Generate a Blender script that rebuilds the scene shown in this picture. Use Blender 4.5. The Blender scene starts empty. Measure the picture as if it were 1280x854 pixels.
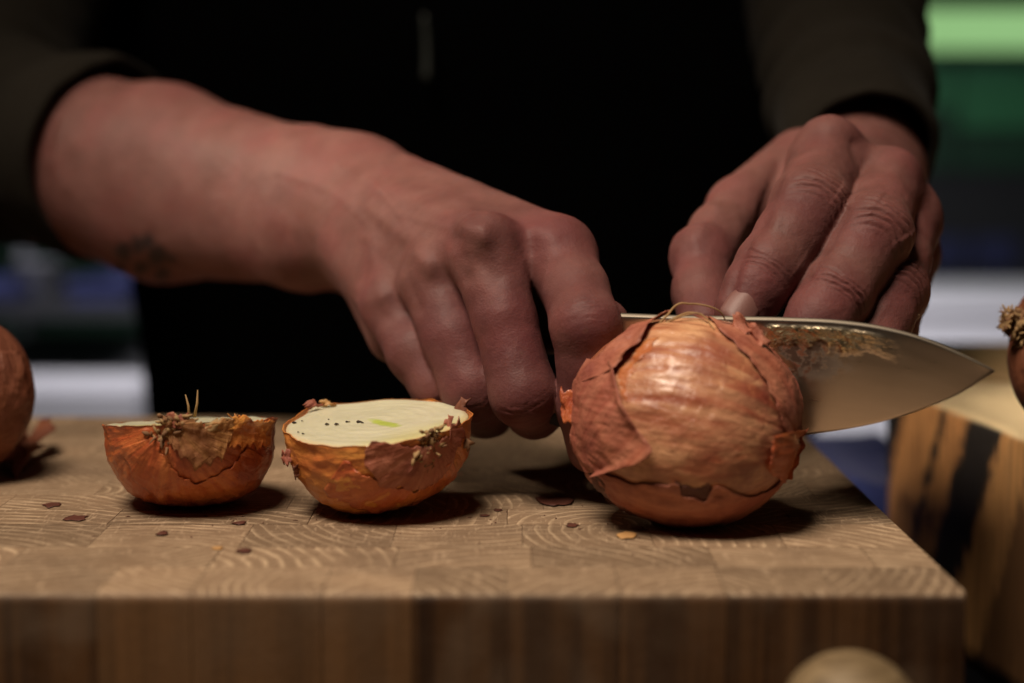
import bpy, bmesh, math, random
import numpy as np
from mathutils import Vector, Matrix

random.seed(7)
rng = np.random.default_rng(11)
SC = bpy.context.scene
COL = SC.collection
MM = 0.001

# ------------------------------------------------------------------ camera
FPX, CX, CY, CAMH = 2133.0, 640.0, 427.0, 98.0          # focal length in photo pixels, height above the board (mm)
PITCH = math.atan2(237.0, FPX)
cam_data = bpy.data.cameras.new('camera')
cam = bpy.data.objects.new('camera', cam_data)
COL.objects.link(cam)
cam.location = (0, 0, CAMH * MM)
cam.rotation_euler = (math.pi / 2 - PITCH, 0, 0)
cam_data.sensor_width = 36.0
cam_data.lens = 36.0 * FPX / 1280.0
cam_data.clip_start = 0.01
cam_data.clip_end = 50.0
cam_data.dof.use_dof = True
cam_data.dof.focus_distance = 0.464
cam_data.dof.aperture_fstop = 5.2
cam_data.dof.aperture_blades = 0
SC.camera = cam

# ------------------------------------------------------------------ world, lamps, exposure
world = bpy.data.worlds.new('World')
SC.world = world
world.use_nodes = True
bg = world.node_tree.nodes['Background']
bg.inputs['Color'].default_value = (0.55, 0.6, 0.75, 1)
bg.inputs['Strength'].default_value = 0.003


def area_lamp(name, loc, target, size, power, color, size_y=None):
    d = bpy.data.lights.new(name, 'AREA')
    d.energy = power
    d.color = color
    d.shape = 'RECTANGLE' if size_y else 'DISK'
    d.size = size * MM
    if size_y:
        d.size_y = size_y * MM
    o = bpy.data.objects.new(name, d)
    COL.objects.link(o)
    o.location = Vector(loc) * MM
    o.rotation_euler = (Vector(target) - Vector(loc)).to_track_quat('-Z', 'Y').to_euler()
    return o


key = area_lamp('key_lamp', (-250, 90, 900), (20, 445, 20), 400, 1.9, (1.0, 0.84, 0.67))
key.data.spread = math.radians(66)

side = area_lamp('added_block_fill', (-720, 470, 500), (150, 590, -15), 120, 0.055, (1.0, 0.84, 0.66))  # added unseen spot that brightens the log block's face under the hand
side.data.spread = math.radians(14)
bl = area_lamp('added_far_fill', (-60, 1085, 370), (20, 1480, -20), 1000, 2.9, (1.0, 0.97, 1.0), 60)  # added unseen fill behind the cook's back, brightens the far counters
bl.data.spread = math.radians(110)

SC.view_settings.view_transform = 'Standard'
SC.view_settings.look = 'None'
SC.view_settings.gamma = 1
SC.view_settings.use_curve_mapping = False
SC.view_settings.exposure = 0.0
SC.cycles.use_denoising = True
SC.cycles.max_bounces = 6
SC.cycles.diffuse_bounces = 2
SC.cycles.caustics_reflective = False
SC.cycles.caustics_refractive = False


# ------------------------------------------------------------------ picture <-> place
def ray(px, py):
    x = (np.asarray(px, float) - CX) / FPX
    y = -(np.asarray(py, float) - CY) / FPX
    cp, sp = math.cos(PITCH), math.sin(PITCH)
    return np.stack([x, cp + y * sp, -sp + y * cp], -1)


CAM = np.array([0, 0, CAMH])


def at(px, py, Y):
    d = ray(px, py)
    return CAM + d * (Y / d[..., 1:2] if d.ndim > 1 else Y / d[1])


def on(px, py, z=0.0):
    d = ray(px, py)
    return CAM + d * ((z - CAMH) / d[2])


# ------------------------------------------------------------------ noise
def _h(ix, iy, iz):
    n = (ix.astype(np.int64) * 374761393 + iy.astype(np.int64) * 668265263 + iz.astype(np.int64) * 1274126177) & 0xffffffff
    n = ((n ^ (n >> 13)) * 1103515245) & 0xffffffff
    n = (n ^ (n >> 16)) & 0xffffff
    return n / float(0xffffff)


def vnoise(P):
    P = np.asarray(P, float)
    i = np.floor(P).astype(np.int64)
    f = P - i
    f = f * f * (3 - 2 * f)
    out = 0
    for dx in (0, 1):
        wx = f[..., 0] if dx else 1 - f[..., 0]
        for dy in (0, 1):
            wy = f[..., 1] if dy else 1 - f[..., 1]
            for dz in (0, 1):
                wz = f[..., 2] if dz else 1 - f[..., 2]
                out = out + wx * wy * wz * _h(i[..., 0] + dx, i[..., 1] + dy, i[..., 2] + dz)
    return out * 2 - 1


def fbm(P, o=3):
    P = np.asarray(P, float)
    s, a = 0, 1.0
    for k in range(o):
        s = s + a * vnoise(P * (2.03 ** k) + 17.3 * k)
        a *= 0.5
    return s


def unit(v):
    v = np.asarray(v, float)
    return v / np.linalg.norm(v, axis=-1, keepdims=True)


# ------------------------------------------------------------------ object helpers
def props(o, label=None, cat=None, group=None, kind=None):
    if label: o['label'] = label
    if cat: o['category'] = cat
    if group: o['group'] = group
    if kind: o['kind'] = kind
    return o


def thing(name, loc, label, cat, group=None):
    o = bpy.data.objects.new(name, None)
    o.empty_display_size = 0.01
    COL.objects.link(o)
    o.location = Vector([float(c) for c in loc]) * MM
    return props(o, label, cat, group)


def base_of(o):
    p = np.zeros(3)
    while o is not None:
        p = p + np.array(o.location) / MM
        o = o.parent
    return p


def build(name, V, F, mat=None, parent=None, smooth=True, attrs=None):
    V = np.asarray(V, float).reshape(-1, 3)
    if parent is not None:
        V = V - base_of(parent)
    me = bpy.data.meshes.new(name)
    me.from_pydata((V * MM).tolist(), [], F if isinstance(F, list) else F.tolist())
    me.update()
    if smooth:
        me.polygons.foreach_set('use_smooth', np.ones(len(me.polygons), bool))
    if attrs:
        for k, a in attrs.items():
            a = np.asarray(a, np.float32)
            if a.ndim == 1:
                at_ = me.attributes.new(k, 'FLOAT', 'POINT')
                at_.data.foreach_set('value', a)
            else:
                at_ = me.attributes.new(k, 'FLOAT_VECTOR', 'POINT')
                at_.data.foreach_set('vector', a.ravel())
    if mat: me.materials.append(mat)
    o = bpy.data.objects.new(name, me)
    COL.objects.link(o)
    if parent is not None: o.parent = parent
    return o


def gridfaces(n, m, wrap_m=False, off=0, flip=False):
    i = np.arange(n - 1)[:, None]
    mm = m if wrap_m else m - 1
    j = np.arange(mm)[None, :]
    j2 = (j + 1) % m
    F = np.stack([i * m + j, i * m + j2, (i + 1) * m + j2, (i + 1) * m + j], -1).reshape(-1, 4) + off
    return F[:, ::-1] if flip else F


class MB:
    """collects shells into ONE mesh"""
    def __init__(s): s.V, s.F, s.n = [], [], 0

    def add(s, V, F):
        V = np.asarray(V, float).reshape(-1, 3)
        s.V.append(V)
        s.F += [[int(i) + s.n for i in f] for f in F]
        s.n += len(V)

    def tube(s, pts, rad, seg=8, cap=True):
        pts = np.asarray(pts, float)
        rad = np.broadcast_to(np.asarray(rad, float), (len(pts),))
        V, F = tube(pts, rad, seg, cap)
        s.add(V, F)

    def box(s, lo, hi):
        lo, hi = np.asarray(lo, float), np.asarray(hi, float)
        V = [[(lo, hi)[a][0], (lo, hi)[b][1], (lo, hi)[c][2]] for a in (0, 1) for b in (0, 1) for c in (0, 1)]
        s.add(V, [[0, 1, 3, 2], [4, 6, 7, 5], [0, 4, 5, 1], [2, 3, 7, 6], [0, 2, 6, 4], [1, 5, 7, 3]])

    def build(s, name, mat, parent=None, smooth=True):
        return build(name, np.concatenate(s.V), s.F, mat, parent, smooth)


def tube(pts, rad, seg=8, cap=True, wob=None):
    n = len(pts)
    T = np.gradient(pts, axis=0)
    T = unit(T)
    up = np.array([0.13, 0.21, 0.97])
    if abs(T[0] @ up) > 0.9: up = np.array([0.97, 0.2, 0.1])
    N = up - (up @ T[0]) * T[0]
    N = N / np.linalg.norm(N)
    V = []
    a = np.linspace(0, 2 * np.pi, seg, endpoint=False)
    for i in range(n):
        N = N - (N @ T[i]) * T[i]
        N = N / np.linalg.norm(N)
        B = np.cross(T[i], N)
        r = rad[i] if np.ndim(rad[i]) else np.full(seg, rad[i])
        V.append(pts[i] + (np.cos(a)[:, None] * N + np.sin(a)[:, None] * B) * np.asarray(r)[:, None])
    V = np.concatenate(V)
    F = [list(map(int, f)) for f in gridfaces(n, seg, True)]
    if cap:
        F.append(list(range(seg))[::-1])
        F.append([(n - 1) * seg + k for k in range(seg)])
    return V, F


def spline(pts, n):
    pts = np.asarray(pts, float)
    d = np.r_[0, np.cumsum(np.linalg.norm(np.diff(pts, axis=0), axis=1))]
    t = np.linspace(0, d[-1], n)
    # monotone-ish Catmull-Rom
    m = np.gradient(pts, d, axis=0)
    k = np.clip(np.searchsorted(d, t, side='right') - 1, 0, len(d) - 2)
    h = (d[k + 1] - d[k])[:, None]
    s = ((t - d[k])[:, None]) / h
    return ((2 * s**3 - 3 * s**2 + 1) * pts[k] + (s**3 - 2 * s**2 + s) * h * m[k]
            + (-2 * s**3 + 3 * s**2) * pts[k + 1] + (s**3 - s**2) * h * m[k + 1])


# ------------------------------------------------------------------ material helpers
class NT:
    def __init__(s, name):
        s.m = bpy.data.materials.new(name)
        s.m.use_nodes = True
        s.t = s.m.node_tree
        s.b = s.t.nodes['Principled BSDF']

    def n(s, typ, **kw):
        nd = s.t.nodes.new(typ)
        for k, v in kw.items():
            if k.startswith('i_'):
                nd.inputs[k[2:].replace('_', ' ')].default_value = v
            else:
                setattr(nd, k, v)
        return nd

    def l(s, a, b): s.t.links.new(a, b)

    def val(s, x, sock):
        if hasattr(x, 'links') or isinstance(x, bpy.types.NodeSocket): s.l(x, sock)
        else: sock.default_value = x

    def math(s, op, a, b=0.0, c=None, clamp=False):
        nd = s.n('ShaderNodeMath', operation=op, use_clamp=clamp)
        s.val(a, nd.inputs[0]); s.val(b, nd.inputs[1])
        if c is not None: s.val(c, nd.inputs[2])
        return nd.outputs[0]

    def vmath(s, op, a, b=(0, 0, 0)):
        nd = s.n('ShaderNodeVectorMath', operation=op)
        s.val(a, nd.inputs[0]); s.val(b, nd.inputs[1])
        return nd.outputs['Value'] if op in ('LENGTH', 'DOT_PRODUCT') else nd.outputs[0]

    def mix(s, f, a, b, mode='MIX'):
        nd = s.n('ShaderNodeMix', data_type='RGBA', blend_type=mode)
        s.val(f, nd.inputs[0])
        s.val(a if not isinstance(a, tuple) or len(a) == 4 else (*a, 1), nd.inputs[6])
        s.val(b if not isinstance(b, tuple) or len(b) == 4 else (*b, 1), nd.inputs[7])
        return nd.outputs[2]

    def ramp(s, f, lo, hi):
        nd = s.n('ShaderNodeMapRange', interpolation_type='SMOOTHSTEP')
        s.val(f, nd.inputs[0])
        nd.inputs[1].default_value = lo; nd.inputs[2].default_value = hi
        return nd.outputs[0]

    def noise(s, vec, scale, detail=3.0, rough=0.55, dist=0.0):
        nd = s.n('ShaderNodeTexNoise')
        s.val(vec, nd.inputs['Vector'])
        nd.inputs['Scale'].default_value = scale
        nd.inputs['Detail'].default_value = detail
        nd.inputs['Roughness'].default_value = rough
        nd.inputs['Distortion'].default_value = dist
        return nd.outputs[0]

    def voro(s, vec, scale, feature='F1'):
        nd = s.n('ShaderNodeTexVoronoi', feature=feature)
        s.val(vec, nd.inputs['Vector'])
        nd.inputs['Scale'].default_value = scale
        return nd.outputs['Distance']

    def attr(s, name): return s.n('ShaderNodeAttribute', attribute_name=name)

    def pos(s): return s.n('ShaderNodeNewGeometry').outputs['Position']

    def bump(s, h, strength, dist=0.001, prev=None):
        nd = s.n('ShaderNodeBump')
        nd.inputs['Strength'].default_value = strength
        nd.inputs['Distance'].default_value = dist
        s.l(h, nd.inputs['Height'])
        if prev is not None: s.l(prev, nd.inputs['Normal'])
        s.l(nd.outputs[0], s.b.inputs['Normal'])
        return nd.outputs[0]

    def set(s, **kw):
        for k, v in kw.items():
            s.val(v if not (isinstance(v, tuple) and len(v) == 3 and k == 'Base_Color') else (*v, 1), s.b.inputs[k.replace('_', ' ')])
        return s


def plain(name, col, rough=0.6, var=0.15, scale=60, **kw):
    t = NT(name)
    f = t.noise(t.pos(), scale, 4)
    c = t.mix(f, tuple(c * (1 - var) for c in col), tuple(min(1, c * (1 + var)) for c in col))
    t.set(Base_Color=c, Roughness=rough, **kw)
    t.bump(t.noise(t.pos(), scale * 8, 3), 0.15, 0.0004)
    return t.m


def skin_material():
    t = NT('skin')
    fl = t.attr('flush').outputs['Fac']
    ink = t.attr('ink').outputs['Fac']
    crease = t.attr('crease').outputs['Fac']
    p = t.pos()
    mott = t.noise(p, 110, 4)
    c = t.mix(t.ramp(mott, 0.3, 0.7), (0.142, 0.060, 0.051), (0.186, 0.082, 0.071))
    c = t.mix(fl, c, (0.080, 0.0170, 0.022))
    c = t.mix(t.math('MULTIPLY', t.ramp(t.noise(p, 48, 3, 0.6), 0.45, 0.68), 0.38), c, (0.19, 0.058, 0.056))
    fine = t.noise(p, 900, 3)
    c = t.mix(t.math('MULTIPLY', t.ramp(fine, 0.5, 0.8), 0.25), c, (0.2, 0.07, 0.055))
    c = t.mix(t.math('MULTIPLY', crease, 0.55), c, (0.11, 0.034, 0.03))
    # a few freckles
    fr = t.voro(p, 105)
    c = t.mix(t.math('MULTIPLY', t.ramp(fr, 0.11, 0.05), 0.35), c, (0.12, 0.05, 0.035))
    c = t.mix(t.math('MULTIPLY', ink, 0.8), c, (0.03, 0.026, 0.028))
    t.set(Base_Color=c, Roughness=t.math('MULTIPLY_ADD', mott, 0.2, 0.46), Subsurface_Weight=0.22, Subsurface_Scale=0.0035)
    t.b.inputs['Subsurface Radius'].default_value = (1.0, 0.32, 0.18)
    t.b.inputs['Specular IOR Level'].default_value = 0.2
    v = t.voro(p, 1500)
    n1 = t.bump(v, 0.12, 0.0005)
    v2 = t.noise(t.vmath('MULTIPLY', p, (1.0, 1.0, 2.2)), 420, 4, 0.6, 0.6)
    t.bump(v2, 0.13, 0.0008, n1)
    return t.m


def onion_material(name, light, mid, dark, rough=0.42, fibre=1.0, blotch=0.5, ctr=0.0, coat=0.0, trans=0.0):
    t = NT(name)
    oc = t.attr('oc').outputs['Vector']
    p = t.pos()
    warp = t.noise(p, 60, 2)
    v = t.vmath('MULTIPLY', oc, (13.0, 13.0, 0.9))
    v = t.vmath('ADD', v, t.vmath('MULTIPLY', t.n('ShaderNodeCombineXYZ').outputs[0], (1, 1, 1)))
    vv = t.n('ShaderNodeVectorMath', operation='SCALE')
    t.l(oc, vv.inputs[0]); t.l(t.math('MULTIPLY_ADD', warp, 0.25, 0.9), vv.inputs['Scale'])
    v = t.vmath('MULTIPLY', vv.outputs[0], (6.0, 6.0, 0.9))
    f1 = t.noise(v, 1.0, 5, 0.62, 0.3)
    f2 = t.noise(t.vmath('MULTIPLY', vv.outputs[0], (22.0, 22.0, 1.6)), 1.0, 4, 0.6, 0.5)
    b = t.noise(p, 85, 4, 0.6, 0.5)
    b2 = t.noise(p, 260, 4, 0.65, 0.8)
    c = t.mix(t.ramp(f1, 0.33, 0.68), light, mid)
    c = t.mix(t.math('MULTIPLY', t.ramp(f2, 0.52, 0.8), 0.4 * fibre), c, dark)
    c = t.mix(t.math('MULTIPLY', t.ramp(b, 0.45, 0.72), blotch), c, dark)
    c = t.mix(t.math('MULTIPLY', t.ramp(b2, 0.52, 0.75), 0.35 * blotch), c, light)
    c = t.mix(t.math('MULTIPLY', t.ramp(t.noise(p, 38, 2), 0.42, 0.62), 0.45), c, tuple(0.5 * (m_ + d_) * k_ for m_, d_, k_ in zip(mid, dark, (1.0, 1.05, 1.35))))
    c = t.mix(t.math('MULTIPLY', t.attr('dark_patch').outputs['Fac'], t.ramp(b2, 0.25, 0.6)), c, (0.17, 0.026, 0.022))
    edge = t.attr('edge').outputs['Fac']
    c = t.mix(t.math('MULTIPLY', edge, 0.3), c, dark)
    t.set(Base_Color=c, Roughness=t.math('MULTIPLY_ADD', b, 0.25, rough - 0.1), Coat_Weight=coat, Coat_Roughness=0.3)
    t.b.inputs['Specular IOR Level'].default_value = 0.4
    n1 = t.bump(f2, 0.38 * fibre, 0.0008)
    n2 = t.bump(f1, 0.5 * fibre, 0.0011, n1)
    n3 = t.bump(b2, 0.45, 0.0011, n2)
    t.bump(t.noise(p, 520, 3, 0.6, 0.6), 0.25, 0.0006, n3)
    return t.m


def flesh_material():
    t = NT('onion_flesh')
    fc = t.attr('fc').outputs['Vector']       # x across, y along axis to root, z ring coordinate
    sep = t.n('ShaderNodeSeparateXYZ'); t.l(fc, sep.inputs[0])
    X, Yc, Z = sep.outputs
    ring = t.math('PINGPONG', t.math('MULTIPLY', Z, 7.0), 0.5)
    line = t.ramp(ring, 0.07, 0.0)
    line = t.math('MULTIPLY', line, t.ramp(t.noise(fc, 3.0, 2), 0.35, 0.6))
    n = t.noise(fc, 6.0, 3)
    c = t.mix(n, (0.60, 0.57, 0.38), (0.66, 0.63, 0.47))
    c = t.mix(t.math('MULTIPLY', line, 0.08), c, (0.60, 0.62, 0.34))
    root = t.ramp(Yc, 0.45, 1.0)
    c = t.mix(t.math('MULTIPLY', root, 0.6), c, (0.58, 0.52, 0.16))
    rim = t.ramp(Z, 0.93, 1.0)
    c = t.mix(t.math('MULTIPLY', rim, 0.5), c, (0.62, 0.44, 0.22))
    # green germ
    gx = t.math('DIVIDE', t.math('SUBTRACT', X, -0.02), 0.085)
    gy = t.math('DIVIDE', t.math('SUBTRACT', Yc, 0.20), 0.30)
    g = t.math('ADD', t.math('MULTIPLY', gx, gx), t.math('MULTIPLY', gy, gy))
    g = t.math('ADD', g, t.math('MULTIPLY', t.math('SUBTRACT', t.noise(fc, 9, 3), 0.5), 1.2))
    c = t.mix(t.math('MULTIPLY', t.ramp(g, 1.3, 0.2), 0.85), c, (0.42, 0.52, 0.04))
    t.set(Base_Color=c, Roughness=0.3, Subsurface_Weight=0.25, Subsurface_Scale=0.004)
    t.b.inputs['Subsurface Radius'].default_value = (1.0, 0.9, 0.5)
    n1 = t.bump(t.math('MULTIPLY', ring, -1.0), 0.08, 0.0006)
    t.bump(t.noise(t.pos(), 700, 3), 0.2, 0.0005, n1)
    return t.m


def wood_block_material(name, end_l, end_d, side_l, side_d, ring_mm=2.3):
    """end grain on top, long grain on the sides; every block its own tree centre and tone"""
    t = NT(name)
    p = t.pos()
    rnd = t.n('ShaderNodeObjectInfo').outputs['Random']
    wn = t.n('ShaderNodeTexWhiteNoise', noise_dimensions='1D'); t.l(rnd, wn.inputs['W'])
    off = t.vmath('MULTIPLY', t.vmath('SUBTRACT', wn.outputs['Color'], (0.5, 0.5, 0.5)), (0.11, 0.11, 0.0))
    seed = t.vmath('MULTIPLY', wn.outputs['Color'], (3.0, 5.0, 7.0))
    sep = t.n('ShaderNodeSeparateXYZ'); t.l(t.n('ShaderNodeTexCoord').outputs['Object'], sep.inputs[0])
    nsep = t.n('ShaderNodeSeparateXYZ'); t.l(t.n('ShaderNodeNewGeometry').outputs['Normal'], nsep.inputs[0])
    oi = t.n('ShaderNodeObjectInfo').outputs['Location']
    rel = t.vmath('SUBTRACT', p, oi)
    q = t.vmath('ADD', t.vmath('MULTIPLY', rel, (1, 1, 0)), off)
    warp = t.noise(t.vmath('ADD', q, seed), 55, 3)
    d = t.math('ADD', t.vmath('LENGTH', q), t.math('MULTIPLY', warp, 0.004))
    ringn = t.noise(seed, 1.0, 0)
    ph = t.math('MULTIPLY', d, t.math('DIVIDE', 1000.0 / ring_mm, t.math('MULTIPLY_ADD', ringn, 1.2, 0.5)))
    fr = t.math('FRACT', ph)
    ring = t.math('MULTIPLY', t.math('MULTIPLY', t.ramp(fr, 0.55, 0.93), t.ramp(fr, 1.0, 0.95)), t.ramp(t.noise(t.vmath('ADD', p, seed), 75, 3), 0.3, 0.62))
    pore = t.ramp(t.noise(t.vmath('ADD', p, seed), 1700, 2), 0.56, 0.7)
    grime = t.ramp(t.noise(p, 26, 4), 0.35, 0.7)
    e = t.mix(ring, end_d, end_l)
    e = t.mix(t.math('MULTIPLY', pore, 0.45), e, tuple(c * 0.55 for c in end_d))
    tone = t.math('MULTIPLY_ADD', rnd, 0.46, 0.70)
    # long grain on the sides
    sv = t.vmath('MULTIPLY', t.vmath('ADD', rel, seed), (150.0, 150.0, 5.0))
    sg = t.noise(sv, 1.0, 4, 0.6, 0.4)
    sf = t.noise(t.vmath('MULTIPLY', sv, (5.0, 5.0, 2.0)), 1.0, 2)
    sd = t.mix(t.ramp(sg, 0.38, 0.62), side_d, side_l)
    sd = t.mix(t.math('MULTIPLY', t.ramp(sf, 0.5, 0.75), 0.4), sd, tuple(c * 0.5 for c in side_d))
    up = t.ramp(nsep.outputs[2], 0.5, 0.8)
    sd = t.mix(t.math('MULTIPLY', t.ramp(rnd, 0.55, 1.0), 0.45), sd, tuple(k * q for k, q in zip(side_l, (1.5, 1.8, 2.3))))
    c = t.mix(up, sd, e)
    tint = t.n('ShaderNodeCombineColor')
    t.l(tone, tint.inputs[0]); t.l(t.math('MULTIPLY', tone, 0.98), tint.inputs[1]); t.l(t.math('MULTIPLY', tone, 0.93), tint.inputs[2])
    c = t.mix(1.0, c, tint.outputs[0], 'MULTIPLY')
    c = t.mix(t.math('MULTIPLY', grime, 0.3), c, tuple(k * 0.5 for k in end_d))
    big = t.noise(p, 17, 3, 0.6, 0.4)
    c = t.mix(t.math('MULTIPLY', t.ramp(big, 0.48, 0.66), 0.5), c, tuple(k * 0.62 for k in end_d))
    sc1 = t.ramp(t.noise(t.vmath('MULTIPLY', t.vmath('ADD', p, (0.3, 0.1, 0)), (90.0, 900.0, 1.0)), 1.0, 2, 0.5, 1.2), 0.585, 0.66)
    sc2 = t.ramp(t.noise(t.vmath('MULTIPLY', p, (700.0, 120.0, 1.0)), 1.0, 2, 0.5, 1.6), 0.60, 0.68)
    scr = t.math('MULTIPLY', t.math('MAXIMUM', sc1, sc2), up)
    c = t.mix(t.math('MULTIPLY', scr, 0.26), c, tuple(min(1, k * 1.25) for k in end_l))
    t.set(Base_Color=c, Roughness=t.math('MULTIPLY_ADD', pore, 0.15, 0.56))
    t.b.inputs['Specular IOR Level'].default_value = 0.22
    cut = t.noise(t.vmath('MULTIPLY', p, (1.0, 3.5, 1.0)), 330, 3)
    n1 = t.bump(t.math('MULTIPLY', ring, up), 0.45, 0.0006)
    n2 = t.bump(pore, -0.3 if False else 0.3, 0.0003, n1)
    t.bump(cut, 0.15, 0.0008, n2)
    return t.m


def steel_material():
    t = NT('blade_steel')
    bl = t.attr('bl').outputs['Vector']
    sep = t.n('ShaderNodeSeparateXYZ'); t.l(bl, sep.inputs[0])
    U, V, _ = sep.outputs                    # mm from heel, mm below the spine
    edge_n = t.noise(bl, 0.16, 3)
    band = t.math('MULTIPLY', t.ramp(t.math('ADD', V, t.math('MULTIPLY', edge_n, 12.0)), 15.5, 11.0), t.ramp(V, 1.2, 2.8))
    fade = t.math('MULTIPLY', t.ramp(U, 88.0, 74.0), t.ramp(U, 50.0, 53.0))
    mirrored = t.math('MULTIPLY', band, fade)  # gold lumps and the dark patches paint in the onion's mirror image
    blob = t.noise(t.vmath('MULTIPLY', bl, (0.9, 1.2, 1.0)), 0.42, 2)
    mirror_dark = t.ramp(t.noise(bl, 0.22, 4, 0.6), 0.40, 0.56)
    low = t.ramp(V, 3.0, 11.0)
    dark_patch = t.math('MULTIPLY', mirrored, t.math('MULTIPLY', t.math('MULTIPLY_ADD', low, 0.55, 0.4), mirror_dark))
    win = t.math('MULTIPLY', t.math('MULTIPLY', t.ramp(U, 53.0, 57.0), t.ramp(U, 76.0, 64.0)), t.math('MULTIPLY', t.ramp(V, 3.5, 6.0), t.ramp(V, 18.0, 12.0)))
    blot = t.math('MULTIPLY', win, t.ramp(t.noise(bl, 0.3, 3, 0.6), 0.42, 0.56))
    dark_patch = t.math('MAXIMUM', dark_patch, blot)
    haze = t.noise(t.vmath('MULTIPLY', bl, (0.05, 0.25, 0.1)), 1.0, 4)
    c = t.mix(haze, (0.62, 0.53, 0.43), (0.76, 0.65, 0.54))
    c = t.mix(t.math('MULTIPLY', mirrored, 0.6), c, (0.80, 0.60, 0.26))
    c = t.mix(t.math('MULTIPLY', dark_patch, 0.9), c, (0.07, 0.028, 0.015))
    c = t.mix(t.ramp(V, 0.7, 0.3), c, (0.22, 0.19, 0.15))
    t.set(Base_Color=c, Metallic=t.math('MULTIPLY_ADD', dark_patch, -0.5, 1.0), Roughness=t.math('ADD', t.math('MULTIPLY_ADD', haze, 0.16, 0.22), t.math('MULTIPLY_ADD', dark_patch, 0.15, t.math('MULTIPLY', t.ramp(V, 0.7, 0.2), 0.35))))
    n1 = t.bump(t.math('MULTIPLY', t.math('MULTIPLY', blob, mirrored), 1.0), 0.75, 0.0014)
    brush = t.noise(t.vmath('MULTIPLY', bl, (0.08, 6.0, 1.0)), 1.0, 2)
    t.bump(brush, 0.05, 0.0003, n1)
    return t.m


def fabric_material(name, col, scale=900, sheen=0.3, var=0.3):
    t = NT(name)
    p = t.pos()
    w = t.noise(p, scale, 2)
    b = t.noise(p, 35, 3)
    c = t.mix(b, tuple(c * (1 - var) for c in col), tuple(c * (1 + var) for c in col))
    c = t.mix(t.math('MULTIPLY', w, 0.4), c, tuple(c * 0.5 for c in col))
    t.set(Base_Color=c, Roughness=0.9, Sheen_Weight=sheen)
    t.b.inputs['Specular IOR Level'].default_value = 0.1
    t.bump(w, 0.4, 0.0006)
    return t.m


def emitter(name, col, strength):
    t = NT(name)
    t.set(Base_Color=(0.03, 0.05, 0.03))
    t.b.inputs['Emission Color'].default_value = (*col, 1)
    t.b.inputs['Emission Strength'].default_value = strength
    return t.m


M_SKIN = skin_material()
M_NAIL = plain('nail', (0.185, 0.082, 0.07), 0.52, 0.08, 200)
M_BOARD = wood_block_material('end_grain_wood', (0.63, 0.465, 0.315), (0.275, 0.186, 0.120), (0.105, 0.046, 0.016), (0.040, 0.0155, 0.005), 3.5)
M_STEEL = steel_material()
M_ONION_IN = onion_material('onion_inner_skin', (0.80, 0.45, 0.235), (0.40, 0.120, 0.054), (0.17, 0.028, 0.018), 0.30, 0.7, 0.45, coat=0.45)
M_ONION_OUT = onion_material('onion_outer_skin', (0.50, 0.195, 0.115), (0.36, 0.105, 0.058), (0.16, 0.030, 0.022), 0.5, 0.8, 0.75)
M_ONION_RED = onion_material('onion_red_skin', (0.66, 0.21, 0.062), (0.50, 0.105, 0.032), (0.25, 0.034, 0.017), 0.38, 0.8, 0.7, coat=0.3)
M_ONION_GOLD = onion_material('onion_gold_skin', (0.76, 0.35, 0.075), (0.64, 0.20, 0.042), (0.36, 0.06, 0.022), 0.34, 0.8, 0.5, coat=0.35)
M_ONION_AMBER_SHADE = onion_material('onion_amber_shade', (0.56, 0.215, 0.07), (0.46, 0.13, 0.038), (0.22, 0.042, 0.018), 0.36, 0.6, 0.5, coat=0.25)
M_ONION_BROWN = onion_material('onion_brown_skin', (0.27, 0.10, 0.05), (0.20, 0.062, 0.028), (0.09, 0.022, 0.012), 0.5, 1.0, 0.6)
M_FLESH = flesh_material()
M_ROOT = plain('dry_root', (0.34, 0.21, 0.09), 0.8, 0.45, 300)
M_ROOTD = plain('dry_root_dark', (0.20, 0.10, 0.045), 0.85, 0.5, 300)
M_CRUMB_D = plain('skin_scrap_dark', (0.10, 0.03, 0.018), 0.6, 0.4, 200)
M_CRUMB_L = plain('skin_scrap_light', (0.50, 0.27, 0.10), 0.6, 0.3, 200)
M_CRUMB_P = plain('skin_scrap_pink', (0.55, 0.24, 0.15), 0.6, 0.3, 200)
M_SOIL = plain('soil', (0.035, 0.02, 0.012), 0.9, 0.4, 400)
M_SHIRT = fabric_material('olive_shirt_cloth', (0.012, 0.0095, 0.0065), 900, 0.015)
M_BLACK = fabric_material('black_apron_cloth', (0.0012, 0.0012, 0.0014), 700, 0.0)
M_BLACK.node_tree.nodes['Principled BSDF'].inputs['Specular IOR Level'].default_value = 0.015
M_HANDLE = plain('dark_knife_handle', (0.004, 0.0035, 0.003), 0.75, 0.3, 120)
M_BLUE = fabric_material('blue_cloth', (0.035, 0.05, 0.19), 800, 0.2)
t = NT('pale_utensil_wood')
g_ = t.noise(t.vmath('MULTIPLY', t.pos(), (60.0, 260.0, 420.0)), 1.0, 4, 0.6, 0.5)
t.set(Base_Color=t.mix(t.ramp(g_, 0.35, 0.65), (0.13, 0.085, 0.04), (0.25, 0.175, 0.09)), Roughness=0.6)
t.bump(g_, 0.4, 0.0008)
M_PEG = t.m
M_WORKTOP = plain('worktop_laminate', (0.008, 0.008, 0.010), 0.85, 0.08, 12)  # worktop blackened to paint in the shade of the gaps beside the board
M_WHITE = plain('white_laminate', (0.74, 0.73, 0.78), 0.5, 0.05, 8)
M_DARKW = plain('dark_green_wall_paint', (0.015, 0.06, 0.032), 0.5, 0.3, 3)
M_WORKTOP.node_tree.nodes['Principled BSDF'].inputs['Specular IOR Level'].default_value = 0.03
M_DARKSH = plain('dark_shelf_board', (0.02, 0.02, 0.024), 0.6, 0.2, 10)
M_CRATE = plain('navy_plastic', (0.04, 0.046, 0.125), 0.4, 0.1, 20)
M_POT = plain('grey_enamel', (0.15, 0.15, 0.17), 0.4, 0.1, 20)
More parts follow.
